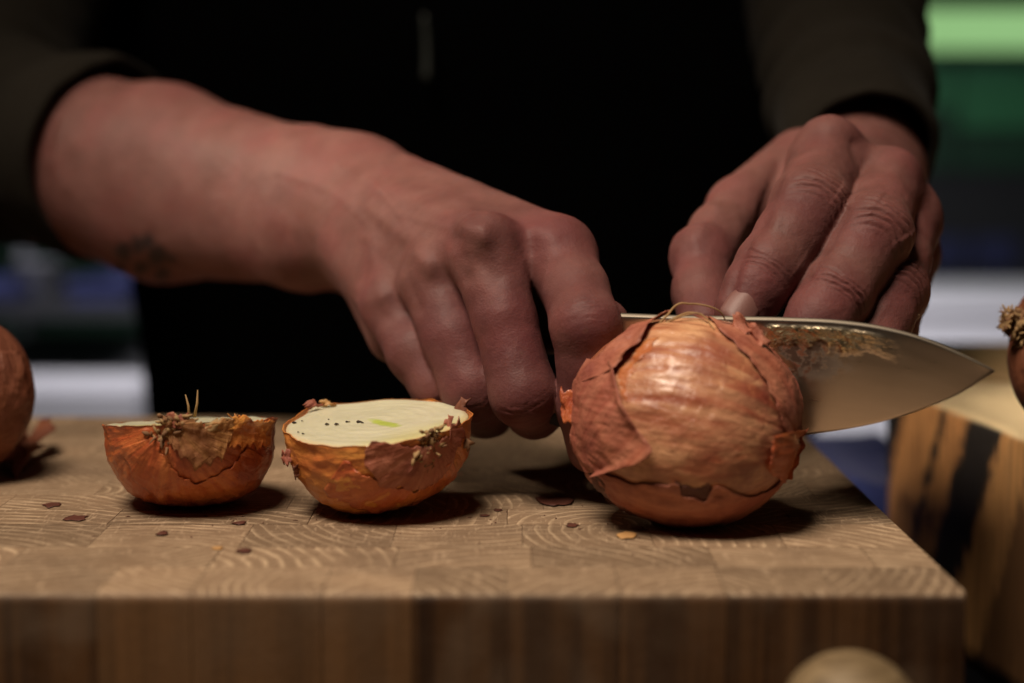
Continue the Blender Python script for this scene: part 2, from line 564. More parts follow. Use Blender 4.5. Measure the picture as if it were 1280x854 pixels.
M_TEAL_GLOW = plain('teal_glow_panel', (0.06, 0.25, 0.12), 0.4, 0.2, 5)  # doors' teal brightened to paint in the strip lamp's green glow
M_FLOOR = plain('floor_tiles', (0.05, 0.05, 0.05), 0.6, 0.3, 5)
M_LAMP = emitter('green_lamp_glow', (0.27, 0.50, 0.20), 1.0)


# ------------------------------------------------------------------ setting: kitchen behind, floor, worktop
WT = -75.0       # worktop surface, mm below the board's top
m = MB(); m.box((-2600, -600, -940), (2600, 2700, -900))
props(m.build('floor', M_FLOOR, None, False), 'dark kitchen floor under the worktop', kind='structure')
m = MB(); m.box((-2600, 2600, -900), (2600, 2680, 1900))
props(m.build('back_wall', M_DARKW, None, False), 'dark green kitchen wall far behind the cook', kind='structure')
wt = thing('worktop', (0, 430, WT), 'worktop under both chopping boards, coloured black for the shade in the gaps', 'worktop')
m = MB(); m.box((-520, 190, WT - 30), (640, 815, WT))
o = m.build('table_top', M_WORKTOP, wt, False)
for x in (-480, 600):
    for y in (230, 775):
        m = MB(); m.box((x - 20, y - 20, -900), (x + 20, y + 20, WT - 30.5)); m.build('leg', M_DARKSH, wt, False)

# ------------------------------------------------------------------ chopping board of end-grain blocks
BX1 = float(on(1207, 740)[0])
BY0, BY1 = float(on(640, 741)[1]), float(on(640, 521)[1])
board = thing('cutting_board', (BX1 - 200, (BY0 + BY1) / 2, WT), 'thick end grain wooden chopping board carrying the onion being cut', 'chopping board')


def chamfer_cube():
    bm = bmesh.new()
    bmesh.ops.create_cube(bm, size=1.0)
    bmesh.ops.bevel(bm, geom=bm.edges[:], offset=0.002, segments=1, affect='EDGES')
    me = bpy.data.meshes.new('wood_block')
    bm.to_mesh(me); bm.free()
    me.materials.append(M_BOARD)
    return me


CUBE = chamfer_cube()


def front_block(w, d, h, r=2.6):
    """block of the front row: its upper front edge worn round"""
    prof = [(d / 2, -h / 2), (d / 2, h / 2)] + [(-d / 2 + r - r * math.sin(q), h / 2 - r + r * math.cos(q)) for q in np.linspace(0, math.pi / 2, 8)] + [(-d / 2, -h / 2)]
    n = len(prof)
    V = [(sx * w / 2 * MM, y * MM, z * MM) for sx in (-1, 1) for y, z in prof]
    F = [[i, (i + 1) % n, n + (i + 1) % n, n + i] for i in range(n)] + [list(range(n))[::-1], [n + i for i in range(n)]]
    me = bpy.data.meshes.new('wood_block')
    me.from_pydata(V, [], F); me.update()
    bm = bmesh.new(); bm.from_mesh(me); bmesh.ops.recalc_face_normals(bm, faces=bm.faces[:])
    for f_ in bm.faces: f_.smooth = True
    for e_ in bm.edges: e_.smooth = e_.calc_face_angle(0) < math.radians(35)
    bm.to_mesh(me); bm.free()
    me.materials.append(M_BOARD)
    return me
front_px = [-420, -210, -40, 120, 238, 402, 515, 632, 775, 908, 1045, 1207]
front_x = [float(on(px, 740)[0]) for px in front_px]
rows = [BY0]
while rows[-1] < BY1 - 12:
    rows.append(rows[-1] + random.choice((19.5, 21.0, 23.5, 26.0)))
rows[-1] = BY1
rb = random.Random(5)
for k in range(len(rows) - 1):
    y0, y1 = rows[k], rows[k + 1]
    if k == 0:
        xs = front_x
    else:
        xs = [BX1]
        while xs[-1] > -300:
            xs.append(xs[-1] - rb.choice((27, 33, 38, 44, 49, 53)) * (0.55 if len(xs) == 1 and k % 2 else 1))
        xs = xs[::-1]
        xs[0] = max(xs[0], -330)
    for x0, x1 in zip(xs[:-1], xs[1:]):
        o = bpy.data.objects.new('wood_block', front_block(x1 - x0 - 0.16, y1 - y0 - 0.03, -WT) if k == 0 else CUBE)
        COL.objects.link(o)
        o.parent = board
        top = rb.uniform(-0.09, 0.0)
        c = np.array([(x0 + x1) / 2, (y0 + y1) / 2, (WT + top) / 2]) - base_of(board)
        o.location = Vector(c.tolist()) * MM
        if k: o.scale = ((x1 - x0 - 0.03) * MM, (y1 - y0 - 0.03) * MM, (top - WT - 0.02) * MM)

# ------------------------------------------------------------------ right-hand boards
ZT = 10.0
t = NT('striped_log_wood')
lc = t.attr('lc').outputs['Vector']
sep = t.n('ShaderNodeSeparateXYZ'); t.l(lc, sep.inputs[0])
w = t.noise(t.vmath('MULTIPLY', lc, (0.14, 0.01, 0.02)), 1.0, 4, 0.6, 0.4)
fineg = t.noise(t.vmath('MULTIPLY', lc, (0.45, 0.9, 0.03)), 1.0, 5, 0.7)
ragg = t.noise(t.vmath('MULTIPLY', lc, (0.22, 0.2, 0.10)), 1.0, 4, 0.65)
lean = t.math('ADD', sep.outputs[0], t.math('MULTIPLY', sep.outputs[2], -0.55))
lean = t.math('ADD', lean, t.math('MULTIPLY', w, 9.0))
lean = t.math('ADD', lean, t.math('MULTIPLY', t.math('SUBTRACT', ragg, 0.5), 24.0))
b1 = t.math('MULTIPLY', t.math('MAXIMUM', t.ramp(lean, 84.0, 90.0), t.math('MULTIPLY', t.ramp(lean, 62.0, 65.0), t.ramp(lean, 71.0, 68.0))), t.ramp(lean, 119.0, 111.0))
b2 = t.ramp(lean, 28.0, 24.0)
b3 = t.ramp(lean, 138.0, 146.0)
c = t.mix(w, (0.48, 0.20, 0.065), (0.74, 0.38, 0.135))
c = t.mix(t.math('MULTIPLY', t.ramp(fineg, 0.42, 0.66), 0.9), c, (0.13, 0.045, 0.014))
c = t.mix(t.math('MULTIPLY', t.ramp(lean, 112.0, 118.0), 0.5), c, (0.44, 0.24, 0.09))
dark = t.math('MAXIMUM', b1, b2)
c = t.mix(dark, c, (0.012, 0.008, 0.006))
c = t.mix(t.math('MULTIPLY', b3, 0.8), c, (0.09, 0.04, 0.016))
topc = t.mix(t.noise(t.pos(), 120, 4), (0.70, 0.53, 0.29), (0.80, 0.64, 0.40))
nz = t.n('ShaderNodeSeparateXYZ'); t.l(t.n('ShaderNodeNewGeometry').outputs['Normal'], nz.inputs[0])
c = t.mix(t.ramp(nz.outputs[2], 0.35, 0.75), c, topc)
t.set(Base_Color=c, Roughness=0.6)
t.bump(fineg, 0.5, 0.001)
M_LOG = t.m


def slab(name, outline, z0, z1, mat, parent, edge_r=2.5, nz=10, wob=1.0, seed=0.0):
    """a slab with rounded upper edge and an uneven, hand-cut side"""
    P = np.array(outline, float)
    L = np.r_[P, P[:1]]
    d = np.r_[0, np.cumsum(np.linalg.norm(np.diff(L, axis=0), axis=1))]
    n = int(d[-1] / 4)
    tt = np.linspace(0, d[-1], n, endpoint=False)
    Q = np.stack([np.interp(tt, d, L[:, 0]), np.interp(tt, d, L[:, 1])], -1)
    cen = P.mean(0)
    V, LC = [], []
    zs = list(np.linspace(z0, z1 - edge_r, nz)) + [z1 - edge_r * (1 - math.sin(a)) for a in np.linspace(0.35, math.pi / 2, 5)]
    ins = [0] * nz + [edge_r * (1 - math.cos(a)) for a in np.linspace(0.35, math.pi / 2, 5)]
    inward = unit(cen - Q)
    for z, i in zip(zs, ins):
        q = Q + inward * (i + wob * (fbm(np.stack([Q[:, 0] * .06 + seed, Q[:, 1] * .06, np.full(n, z * .03)], -1)) + 0.6))[:, None] if np.ndim(i) == 0 else Q
        V.append(np.c_[q, np.full(n, z)])
        LC.append(np.c_[tt, np.zeros(n), np.full(n, z - z1)])
    V.append(np.r_[[[*cen, z1]]]); LC.append(np.zeros((1, 3)))
    V.append(np.r_[[[*cen, z0]]]); LC.append(np.zeros((1, 3)))
    V = np.concatenate(V); LC = np.concatenate(LC)
    k = len(zs)
    F = [list(map(int, f)) for f in gridfaces(k, n, True)]
    F += [[(k - 1) * n + i, (k - 1) * n + (i + 1) % n, k * n] for i in range(n)]
    F += [[(i + 1) % n, i, k * n + 1] for i in range(n)]
    return build(name, V, F, mat, parent, True, {'lc': LC})


cA = (144.5, 650)
blk = thing('wood_chopping_block', (250, 560, WT), 'live edge wooden block with dark bark stripes beside the chopping board', 'wooden block')
slab('block_body', [cA, (158, 526), (178, 350), (420, 360), (420, 650)], WT, ZT, M_LOG, blk, 4.0)
brd2 = thing('wooden_board', (290, 730, WT), 'light wooden board lying behind the bark striped block', 'wooden board')
for i, (x0, x1) in enumerate(((186, 262), (262.3, 340), (340.3, 420))):
    slab('plank', [(x0, 676), (x1, 676), (x1, 800), (x0, 800)], WT, ZT - 1 - 0.3 * i, M_LOG if i == 3 else None, brd2, 2.0, 4, 0.2, i * 3.1)
t = NT('light_plank_wood')
g = t.noise(t.vmath('MULTIPLY', t.pos(), (500.0, 40.0, 500.0)), 1.0, 4)
c = t.mix(g, (0.42, 0.26, 0.12), (0.56, 0.38, 0.19))
t.set(Base_Color=c, Roughness=0.6)
for ch in brd2.children: ch.data.materials.clear(); ch.data.materials.append(t.m)
# the blue cloth in the gap
V, F = [], None
gx, gy = np.meshgrid(np.linspace(108, 174, 34), np.linspace(672, 806, 60))
z = -37.0 + 3.2 * np.exp(-((gx - 135 + 0.1 * (gy - 700)) / 14) ** 2) + 2.0 * fbm(np.stack([gx * .05, gy * .04, gx * 0], -1)) + 1.5
topv = np.stack([gx, gy, z], -1).reshape(-1, 3)
n, k = gx.shape
botv = topv.copy(); botv[:, 2] = WT + 0.2
F = [list(map(int, f)) for f in gridfaces(n, k)] + [list(map(int, f)) for f in gridfaces(n, k, off=n * k, flip=True)]
rim = [i for i in range(k)] + [r * k + k - 1 for r in range(1, n)] + [(n - 1) * k + i for i in range(k - 2, -1, -1)] + [r * k for r in range(n - 2, 0, -1)]
F += [[rim[i], n * k + rim[i], n * k + rim[(i + 1) % len(rim)], rim[(i + 1) % len(rim)]] for i in range(len(rim))]
o = build('dish_cloth', np.r_[topv, botv], F, M_BLUE)
props(o, 'thick folded blue cloth on the worktop in the gap between the boards', 'cloth')

# round wooden utensil end in front of the board
ue = at(1062, 916, 352)
ut = thing('wooden_utensil', (ue[0], 352, WT), 'rounded pale wooden utensil knob, blurred, standing before the board\'s front face', 'wooden utensil')
zk = -22.6
pr = [(15.2 * math.sin(q_), zk + 15.2 * math.cos(q_)) for q_ in np.linspace(0.02, 2.45, 22)] + [(9.0, zk - 13.5), (11.5, zk - 16), (12.0, zk - 20), (14.5, zk - 30), (16.0, WT + 4), (16.0, WT + 1), (15.0, WT)]
a = np.linspace(0, 2 * np.pi, 48, endpoint=False)
V = np.concatenate([np.stack([ue[0] + r * np.cos(a), 352 + r * np.sin(a), np.full(48, z_)], -1) for r, z_ in pr])
F = [list(map(int, f)) for f in gridfaces(len(pr), 48, True, 0, True)] + [list(range(48)), [(len(pr) - 1) * 48 + i for i in range(48)][::-1]]
k_ = 23
build('rounded_knob', V[:k_ * 48], [f for f in F if max(f) < k_ * 48], M_PEG, ut)
V2 = V[(k_ - 1) * 48:]; n2 = len(pr) - k_ + 1
build('stem', V2, [list(map(int, f)) for f in gridfaces(n2, 48, True, 0, True)] + [[(n2 - 1) * 48 + i for i in range(48)][::-1]], M_PEG, ut)


# ------------------------------------------------------------------ onions
class Onion:
    """star-shaped bulb: radius as a function of direction; axis points to the root"""
    def __init__(s, c, axis, R, H, seed, lump=0.5, fib=0.12, neck=7.0, side=(0, 0, 1)):
        s.c = np.asarray(c, float); s.a = unit(axis); s.R, s.H, s.seed = R, H, seed
        s.lump, s.fib, s.neck = lump, fib, neck
        s.crum = 0.12; s.full = 0.0
        u = np.asarray(side, float); u = unit(u - (u @ s.a) * s.a)
        s.u, s.v = u, np.cross(s.a, u)

    def oc(s, d):
        ca = np.clip(d @ s.a, -1, 1)
        al = np.arccos(ca)
        ph = np.arctan2(d @ s.v, d @ s.u)
        return al, ph, np.stack([np.cos(ph), np.sin(ph), al], -1)

    def rho(s, d):
        al, ph, oc = s.oc(d)
        r = 1 / np.sqrt((np.sin(al) / s.R) ** 2 + (np.cos(al) / s.H) ** 2)
        r = r + s.neck * np.exp(-((np.pi - al) / 0.20) ** 2) - 1.5 * np.exp(-(al / 0.3) ** 2)
        q = oc * np.array([1.3, 1.3, 0.9]) + s.seed
        r = r + s.lump * fbm(q, 3)
        r = r * (1 + s.full * np.sin(al) ** 2 * np.sin(2 * ph) ** 2)
        taper = np.clip(np.sin(al) * 1.2, 0, 1) ** 2
        q2 = oc * np.array([5.5, 5.5, 1.3]) + s.seed + 0.25 * fbm(oc * np.array([3, 3, 3.]), 2)[..., None]
        r = r + s.fib * taper * (0.6 - 1.6 * np.abs(fbm(q2, 3))) + s.crum * np.clip(np.sin(al) * 1.1, 0, 1) ** 2 * fbm(oc * np.array([8, 8, 6.0]) + s.seed, 3) + 0.6 * s.crum * fbm(d * 7 + s.seed, 3)
        q3 = oc * np.array([5, 5, 5.0]) + s.seed * 1.7
        r = r + 0.10 * fbm(q3, 3)
        return r

    def pt(s, d, off=0.0):
        return s.c + d * (s.rho(d) + off)[..., None]

    def hit(s, px, py):
        """directions where camera rays through photo points meet the bulb"""
        px, py = np.broadcast_arrays(np.asarray(px, float), np.asarray(py, float))
        D = unit(ray(px.ravel(), py.ravel()))
        w = s.c - CAM
        tc = D @ w
        P0 = CAM + D * tc[:, None]
        near = np.linalg.norm(P0 - s.c, axis=1)
        out = unit(P0 - s.c)
        lo = tc - 1.6 * max(s.R, s.H); hi = tc.copy()
        inside = near < s.rho(out)
        for _ in range(28):
            mid = (lo + hi) / 2
            P = CAM + D * mid[:, None]
            q = P - s.c
            r = np.linalg.norm(q, axis=1)
            ins = r < s.rho(q / r[:, None])
            hi = np.where(ins, mid, hi); lo = np.where(ins, lo, mid)
        P = CAM + D * hi[:, None]
        q = unit(P - s.c)
        q = np.where(inside[:, None], q, out)
        return q.reshape(*px.shape, 3)

    def bulb(s, name, mat, parent, n=150, m=300, off=0.0):
        al = np.linspace(0.004, np.pi - 0.004, n)
        ph = np.linspace(0, 2 * np.pi, m, endpoint=False)
        A, B = np.meshgrid(al, ph, indexing='ij')
        d = np.cos(A)[..., None] * s.a + np.sin(A)[..., None] * (np.cos(B)[..., None] * s.u + np.sin(B)[..., None] * s.v)
        d = d.reshape(-1, 3)
        V = s.pt(d, off)
        F = [list(map(int, f)) for f in gridfaces(n, m, True)]
        F.append(list(range(m))[::-1]); F.append([(n - 1) * m + i for i in range(m)])
        return build(name, V, F, mat, parent, True, {'oc': s.oc(d)[2], 'edge': np.zeros(len(V))})

    def loft(s, name, A, B, mat, parent, off=0.45, lift=(0.0, 0.0), n=26, m=90, rag=2.2, thick=0.2, wr=0.25, seed=0.0, curlw=0.25, grain=None):
        """papery layer between two photo polylines laid on the bulb; lift raises the A and B edges"""
        A = spline(np.array([(x, y, 0) for x, y in A], float), m)[:, :2]
        B = spline(np.array([(x, y, 0) for x, y in B], float), m)[:, :2]
        ss = np.linspace(0, 1, m)
        na = fbm(np.stack([ss * 16 + seed, ss * 0, ss * 0], -1), 4)[:, None]
        nb = fbm(np.stack([ss * 16 + seed, ss * 0 + 9, ss * 0], -1), 4)[:, None]
        w = unit(B - A + 1e-6)
        A = A + w * na * rag; B = B + w * nb * rag
        i = np.linspace(0, 1, n)[:, None, None]
        Q = A[None] * (1 - i) + B[None] * i
        # ragged short ends
        e = fbm(np.stack([i[:, 0, 0] * 9 + seed, i[:, 0, 0] * 0, i[:, 0, 0] * 0 + 4], -1), 3)
        d = s.hit(Q[..., 0], Q[..., 1])
        f = i[:, 0, 0][:, None]
        g = np.linspace(0, 1, m)[None, :]
        lf = lift[0] * np.exp(-(f / curlw) ** 2) + lift[1] * np.exp(-((1 - f) / curlw) ** 2)
        lf = lf * (0.55 + 0.45 * np.sin(g * 9 + seed) ** 2) + np.zeros((n, m))
        dd = d.reshape(-1, 3)
        o = off + lf.ravel() + np.clip(np.sin(s.oc(dd)[0]) * 1.15, 0, 1) ** 2 * (wr * fbm(s.oc(dd)[2] * np.array([7, 7, 3]) + seed, 3) + 0.12 * fbm(s.oc(dd)[2] * np.array([22, 22, 7]) + seed, 2)) + 0.22 * fbm(dd * 9 + seed, 3)
        T = s.pt(dd, o)
        Bt = s.pt(dd, o - thick)
        k = n * m
        F = [list(map(int, q)) for q in gridfaces(n, m)] + [list(map(int, q)) for q in gridfaces(n, m, off=k, flip=True)]
        rim = [j for j in range(m)] + [r * m + m - 1 for r in range(1, n)] + [(n - 1) * m + j for j in range(m - 2, -1, -1)] + [r * m for r in range(n - 2, 0, -1)]
        F += [[rim[j], k + rim[j], k + rim[(j + 1) % len(rim)], rim[(j + 1) % len(rim)]] for j in range(len(rim))]
        oc = (s if grain is None else Onion((0, 0, 0), grain, 1, 1, 0)).oc(dd)[2]
        ed = np.minimum(np.minimum(f, 1 - f) * n / 1.5, 1) * np.ones((n, m))
        ed = 1 - ed.ravel()
        return build(name, np.r_[T, Bt], F, mat, parent, True, {'oc': np.r_[oc, oc], 'edge': np.r_[ed, ed] * 0.6})


def flake(name, P, mat, parent, nx=10, ny=10, thick=0.3, curl=1.5, seed=0.0, rag=0.12):
    """free curled scrap: bilinear patch of four corner points, ragged and curled"""
    P = np.array(P, float)
    u, v = np.meshgrid(np.linspace(0, 1, nx), np.linspace(0, 1, ny))
    ru = fbm(np.stack([v * 4 + seed, u * 0, u * 0], -1), 3); rv = fbm(np.stack([u * 4 + seed + 5, u * 0, u * 0], -1), 3)
    uu = u + rag * ru * np.abs(u - .5) * 2; vv = v + rag * rv * np.abs(v - .5) * 2
    Q = (P[0] * ((1 - uu) * (1 - vv))[..., None] + P[1] * (uu * (1 - vv))[..., None] + P[2] * (uu * vv)[..., None] + P[3] * ((1 - uu) * vv)[..., None])
    N = np.cross(P[1] - P[0], P[3] - P[0]); N = N / np.linalg.norm(N)
    Q = Q + N * (curl * (4 * (u - .5) ** 2 + 0.5 * fbm(np.stack([u * 3 + seed, v * 3, u * 0], -1), 3)))[..., None]
    T = Q.reshape(-1, 3)
    k = nx * ny
    F = [list(map(int, q)) for q in gridfaces(ny, nx)] + [list(map(int, q)) for q in gridfaces(ny, nx, off=k, flip=True)]
    rim = [j for j in range(nx)] + [r * nx + nx - 1 for r in range(1, ny)] + [(ny - 1) * nx + j for j in range(nx - 2, -1, -1)] + [r * nx for r in range(ny - 2, 0, -1)]
    F += [[rim[j], k + rim[j], k + rim[(j + 1) % len(rim)], rim[(j + 1) % len(rim)]] for j in range(len(rim))]
    oc = np.stack([u * 1.2, v * .3 + seed, u * 0 + 1], -1).reshape(-1, 3)
    return build(name, np.r_[T, T - N * thick], F, mat, parent, True, {'oc': np.r_[oc, oc], 'edge': np.zeros(2 * k)})


def root_tuft(c, axis, parent, n=40, spread=5.0, length=(4, 9), seed=1, droop=0.0, mats=None, crust=True, name='root'):
    r = random.Random(seed)
    axis = unit(axis)
    u = unit(np.cross(axis, [0.3, 0.2, 0.9])); v = np.cross(axis, u)
    mb, md = MB(), MB()
    if crust:
        for k in range(70):
            ang, rr = r.uniform(0, 6.28), spread * math.sqrt(r.random())
            p = np.array(c) + (u * math.cos(ang) + v * math.sin(ang)) * rr - axis * (0.3 + rr * 0.10)
            q = p + axis * r.uniform(-0.1, 0.7) + (u * r.uniform(-1, 1) + v * r.uniform(-1, 1)) * 2.6
            (mb if r.random() < 0.55 else md).tube([p - axis * 0.6, (p + q) / 2 + u * r.uniform(-.3, .3), q], [r.uniform(.3, .7), r.uniform(.35, .8), 0.2], 6)
    for k in range(n):
        ang, rr = r.uniform(0, 6.28), spread * math.sqrt(r.random()) * 0.8
        p = np.array(c) + (u * math.cos(ang) + v * math.sin(ang)) * rr
        dirv = unit(axis + (u * math.cos(ang) + v * math.sin(ang)) * r.uniform(0, 1.1) + np.array([r.uniform(-.4, .4), r.uniform(-.4, .4), r.uniform(-.4, .4) - droop]))
        L = r.uniform(*length)
        bend = np.array([r.uniform(-1, 1), r.uniform(-1, 1), r.uniform(-1, 1) - droop]) * L * 0.3
        pts = [p + dirv * L * s + bend * s * s for s in np.linspace(0, 1, 5)]
        w = r.uniform(.18, .42)
        (mb if r.random() < 0.6 else md).tube(pts, [w * 1.3, w, w, w * .8, w * .3], 5)
    mb.build(name, M_ROOT, parent)
    md.build(name, M_ROOTD, parent)


# --- the whole onion under the knife
OY = 444.0
oc_c = at(858, 527, OY)
on1 = Onion(oc_c, (0.94, -0.30, -0.12), 27.3, 30.4, 3.3, lump=0.75, fib=0.30, neck=0.5)
dz = 0.0
o1 = thing('onion', (oc_c[0], OY, 0), 'whole brown skinned onion being cut by the knife blade', 'onion')
body1 = on1.bulb('inner_skin', M_ONION_IN, o1, 200, 400)
mn = min(v.co.z for v in body1.data.vertices) / MM
# rest it on the board
on1.c[2] -= mn
st = np.zeros(len(body1.data.vertices))
bv = np.array([v.co for v in body1.data.vertices]) / MM + base_of(body1)
for sx, sy, sr, sa in ((955, 485, 9, .85), (985, 520, 9, .9), (915, 470, 6, .5), (968, 555, 8, .8), (930, 600, 8, .7), (850, 640, 9, .7), (770, 615, 7, .6), (880, 575, 5, .35)):
    sp_ = on1.pt(on1.hit(np.array([sx]), np.array([sy])))[0]
    st = np.maximum(st, sa * np.exp(-((bv - sp_) ** 2).sum(1) / sr ** 2))
at_ = body1.data.attributes.new('dark_patch', 'FLOAT', 'POINT'); at_.data.foreach_set('value', st.astype(np.float32))
for v in body1.data.vertices: v.co.z -= mn * MM
flap_up = on1.loft('skin_flap', [(842, 398), (818, 408), (806, 428), (790, 445), (774, 464)],
                   [(800, 404), (775, 424), (752, 445), (732, 468), (722, 482)], M_ONION_OUT, o1, 0.9, (1.6, 0.2), grain=(0.78, -0.1, 0.62), n=24, m=100, rag=1.2, seed=1.0, thick=0.2)
on1.loft('skin_layer', [(812, 423), (800, 434), (776, 455), (773, 470), (780, 498)], [(824, 422), (812, 438), (793, 459), (785, 476), (785, 504)], M_ONION_AMBER_SHADE, o1, 0.18, (0.0, 0.0), n=16, m=60, rag=3.0, seed=17.0)  # amber layer, its deeper orange painted in for shade under the flap
flap_l = on1.loft('skin_flap', [(772, 458), (779, 490), (792, 520), (806, 543), (819, 560), (806, 573), (776, 583), (747, 590)],
                  [(735, 450), (722, 475), (713, 497), (711, 515), (713, 535), (719, 556), (727, 575), (737, 589)], M_ONION_OUT, o1, 0.9, (2.4, 0.3), n=34, m=120, rag=1.1, wr=0.12, grain=(0.78, -0.1, 0.62), seed=2.0, thick=0.22, curlw=0.16)
skin_r = on1.loft('skin_layer', [(866, 392), (885, 402), (908, 424), (932, 448), (950, 470), (963, 495), (972, 520), (985, 548)],
                  [(886, 388), (915, 394), (948, 408), (978, 432), (996, 465), (1006, 500), (1008, 530), (1002, 560)], M_ONION_OUT, o1, 0.5, (0.7, 0.2), n=28, m=120, rag=2.0, seed=4.0, wr=0.4)
skin_b = on1.loft('skin_layer', [(733, 588), (760, 594), (800, 603), (838, 604), (848, 606), (853, 620), (866, 621), (880, 622), (890, 610), (906, 609), (930, 620), (958, 615), (978, 600), (1004, 560)],
                  [(752, 625), (770, 640), (800, 655), (835, 664), (858, 667), (880, 668), (900, 667), (915, 664), (930, 660), (950, 652), (972, 637), (988, 618), (1006, 585)], M_ONION_OUT, o1, 0.6, (0.25, 0.0), n=30, m=300, rag=3.0, seed=6.0)
skin_e = on1.loft('skin_layer', [(962, 545), (960, 570), (962, 590), (972, 600)], [(1008, 535), (1010, 555), (1006, 580), (996, 602)], M_ONION_RED, o1, 0.9, (0.5, 1.5), n=20, m=60, rag=3.0, seed=8.0, wr=0.9)
flake('skin_scrap', [at(694, 486, 447), at(716, 489, 444), at(717, 530, 443), at(697, 522, 446)], M_ONION_RED, o1, 12, 14, 0.3, 1.8, 2.0)
on1.loft('skin_layer', [(844, 602), (856, 606), (872, 611), (888, 604)], [(846, 628), (858, 630), (876, 630), (894, 620)], M_CRUMB_D, o1, 0.35, (0.0, 0.0), n=10, m=40, rag=2.0, seed=19.0)  # dark sheet painting the shade inside the torn notch
on1.loft('skin_layer', [(740, 590), (751, 612), (766, 630), (786, 646)], [(749, 592), (760, 608), (776, 626), (796, 643)], M_CRUMB_D, o1, 0.7, (0.6, 0.0), n=10, m=60, rag=1.5, seed=9.0)
mb = MB()
for pts, w in (([(818, 410, 441), (834, 394, 443), (846, 381, 444), (866, 380, 445), (889, 385, 446), (903, 393, 447), (906, 399, 448)], .32),
               ([(824, 408, 441), (846, 398, 440), (872, 392, 440), (886, 400, 438)], .28),
               ([(840, 399, 444), (862, 391, 443), (880, 397, 440), (893, 412, 434)], .25)):
    P = spline([at(*q) for q in pts], 26)
    P = P + 0.25 * np.stack([fbm(np.c_[np.arange(26) * .3, np.full(26, k), np.full(26, w * 99)], 2) for k in (1, 2, 3)], -1)
    mb.tube(P, np.linspace(w, w * .6, 26), 6)
mb.build('dry_fibre', M_ROOT, o1)
# brittle dry skin hanging at the root end, right next to the steel
for k, q in enumerate((((914, 398, 441), (930, 396, 440), (946, 420, 438), (926, 424, 436)), ((938, 408, 439), (956, 414, 437), (966, 436, 436), (948, 440, 434)))):
    flake('skin_scrap', [at(*c) for c in q], M_ONION_OUT, o1, 10, 10, 0.3, 1.2, 11.0 + k, 0.3)


# --- onion halves
def half(c_px, Y, R, H, axis, normal, seed, label, mat, skin_rag, germ=True, name='onion_half'):
    c = at(*c_px, Y)
    n = unit(normal)
    a = np.asarray(axis, float); a = unit(a - (a @ n) * n)
    q = Onion(c, a, R, H, seed, 0.55, 0.2, 5.0, side=n)
    q.crum = 0.22; q.full = 0.075
    b = np.cross(n, a)
    N, Mm = 90, 320
    ps = np.linspace(0, 2 * np.pi, Mm, endpoint=False)

    def dirs(beta):
        return (-np.cos(beta))[..., None] * n + np.sin(beta)[..., None] * (np.cos(ps) * np.ones_like(beta))[..., None] * a + np.sin(beta)[..., None] * (np.sin(ps) * np.ones_like(beta))[..., None] * b
    cir = np.stack([np.cos(ps) * 3, np.sin(ps) * 3, np.full(Mm, seed)], -1)
    rag = skin_rag * (fbm(cir * 1.2, 4) + 0.7 * np.clip(fbm(cir * 3.1 + 7, 3), 0, 1) - 0.10)
    bmax = np.pi / 2 + rag / R
    beta = np.linspace(0.003, 1, N)[:, None] * bmax[None, :]
    d = dirs(beta).reshape(-1, 3)
    fold = 0.25 * fbm(q.oc(d)[2] * np.array([12, 12, 5.]) + seed, 3)
    edgeout = (0.7 * np.clip((beta / bmax[None] - 0.93) / 0.07, 0, 1) ** 2 * (0.4 + fbm(cir * 2 + 3, 2))[None, :]).ravel()
    Vt = q.pt(d, fold + edgeout)
    shift = -Vt[:, 2].min()
    q.c = q.c + np.array([0, 0, shift]); Vt[:, 2] += shift
    root = thing(name, (q.c[0], q.c[1], 0), label, 'onion half', 'onion halves on the chopping board')
    Vi = q.pt(d, fold + edgeout - 0.35)
    k = N * Mm
    F = [list(map(int, f)) for f in gridfaces(N, Mm, True)] + [list(map(int, f)) for f in gridfaces(N, Mm, True, k, True)]
    F += [[(N - 1) * Mm + j, k + (N - 1) * Mm + j, k + (N - 1) * Mm + (j + 1) % Mm, (N - 1) * Mm + (j + 1) % Mm] for j in range(Mm)]
    F.append(list(range(Mm))[::-1])
    oc = q.oc(d)[2]
    ed = np.clip((beta / bmax[None] - 0.965) / 0.03, 0, 1).ravel() * 0.4
    build('skin', np.r_[Vt, Vi], F, mat, root, True, {'oc': np.r_[oc, oc], 'edge': np.r_[ed, ed]})
    # flesh: inner hemisphere closed by the cut face with its rings
    rim_d = dirs(np.full((1, Mm), np.pi / 2))[0]
    rr = q.rho(rim_d) - 0.55
    tt = np.linspace(0.01, 1, 70)
    Vf, fc = [], []
    for t_ in tt:
        ringz = 0.03 * math.sin(t_ * 7 * 2 * math.pi) - 0.45 * max(0, (t_ - 0.93) / 0.07) ** 2 - 0.5 * 0
        h = ringz + 0.25 * fbm(np.stack([np.cos(ps) * t_ * 3 + seed, np.sin(ps) * t_ * 3, ps * 0], -1), 2)
        Vf.append(q.c + rim_d * (rr * t_)[:, None] + n * (h + 0.1)[:, None])
        fc.append(np.stack([np.sin(ps) * t_, np.cos(ps) * t_, np.full(Mm, t_) + 0.02 * np.sin(ps * 3)], -1))
    for b_ in (1.45, 1.2, 0.9, 0.5, 0.1):
        dd = dirs(np.full((1, Mm), b_))[0]
        Vf.append(q.pt(dd, -0.6)); fc.append(np.stack([np.sin(ps), np.cos(ps) * 0, np.ones(Mm)], -1))
    Vf = np.concatenate(Vf); fc = np.concatenate(fc)
    nn = len(tt) + 5
    F = [list(map(int, f)) for f in gridfaces(nn, Mm, True, 0, True)]
    F.append(list(range(Mm))); F.append([(nn - 1) * Mm + j for j in range(Mm)][::-1])
    build('cut_face', Vf, F, M_FLESH, root, True, {'fc': fc})
    return root, q, n, a, b


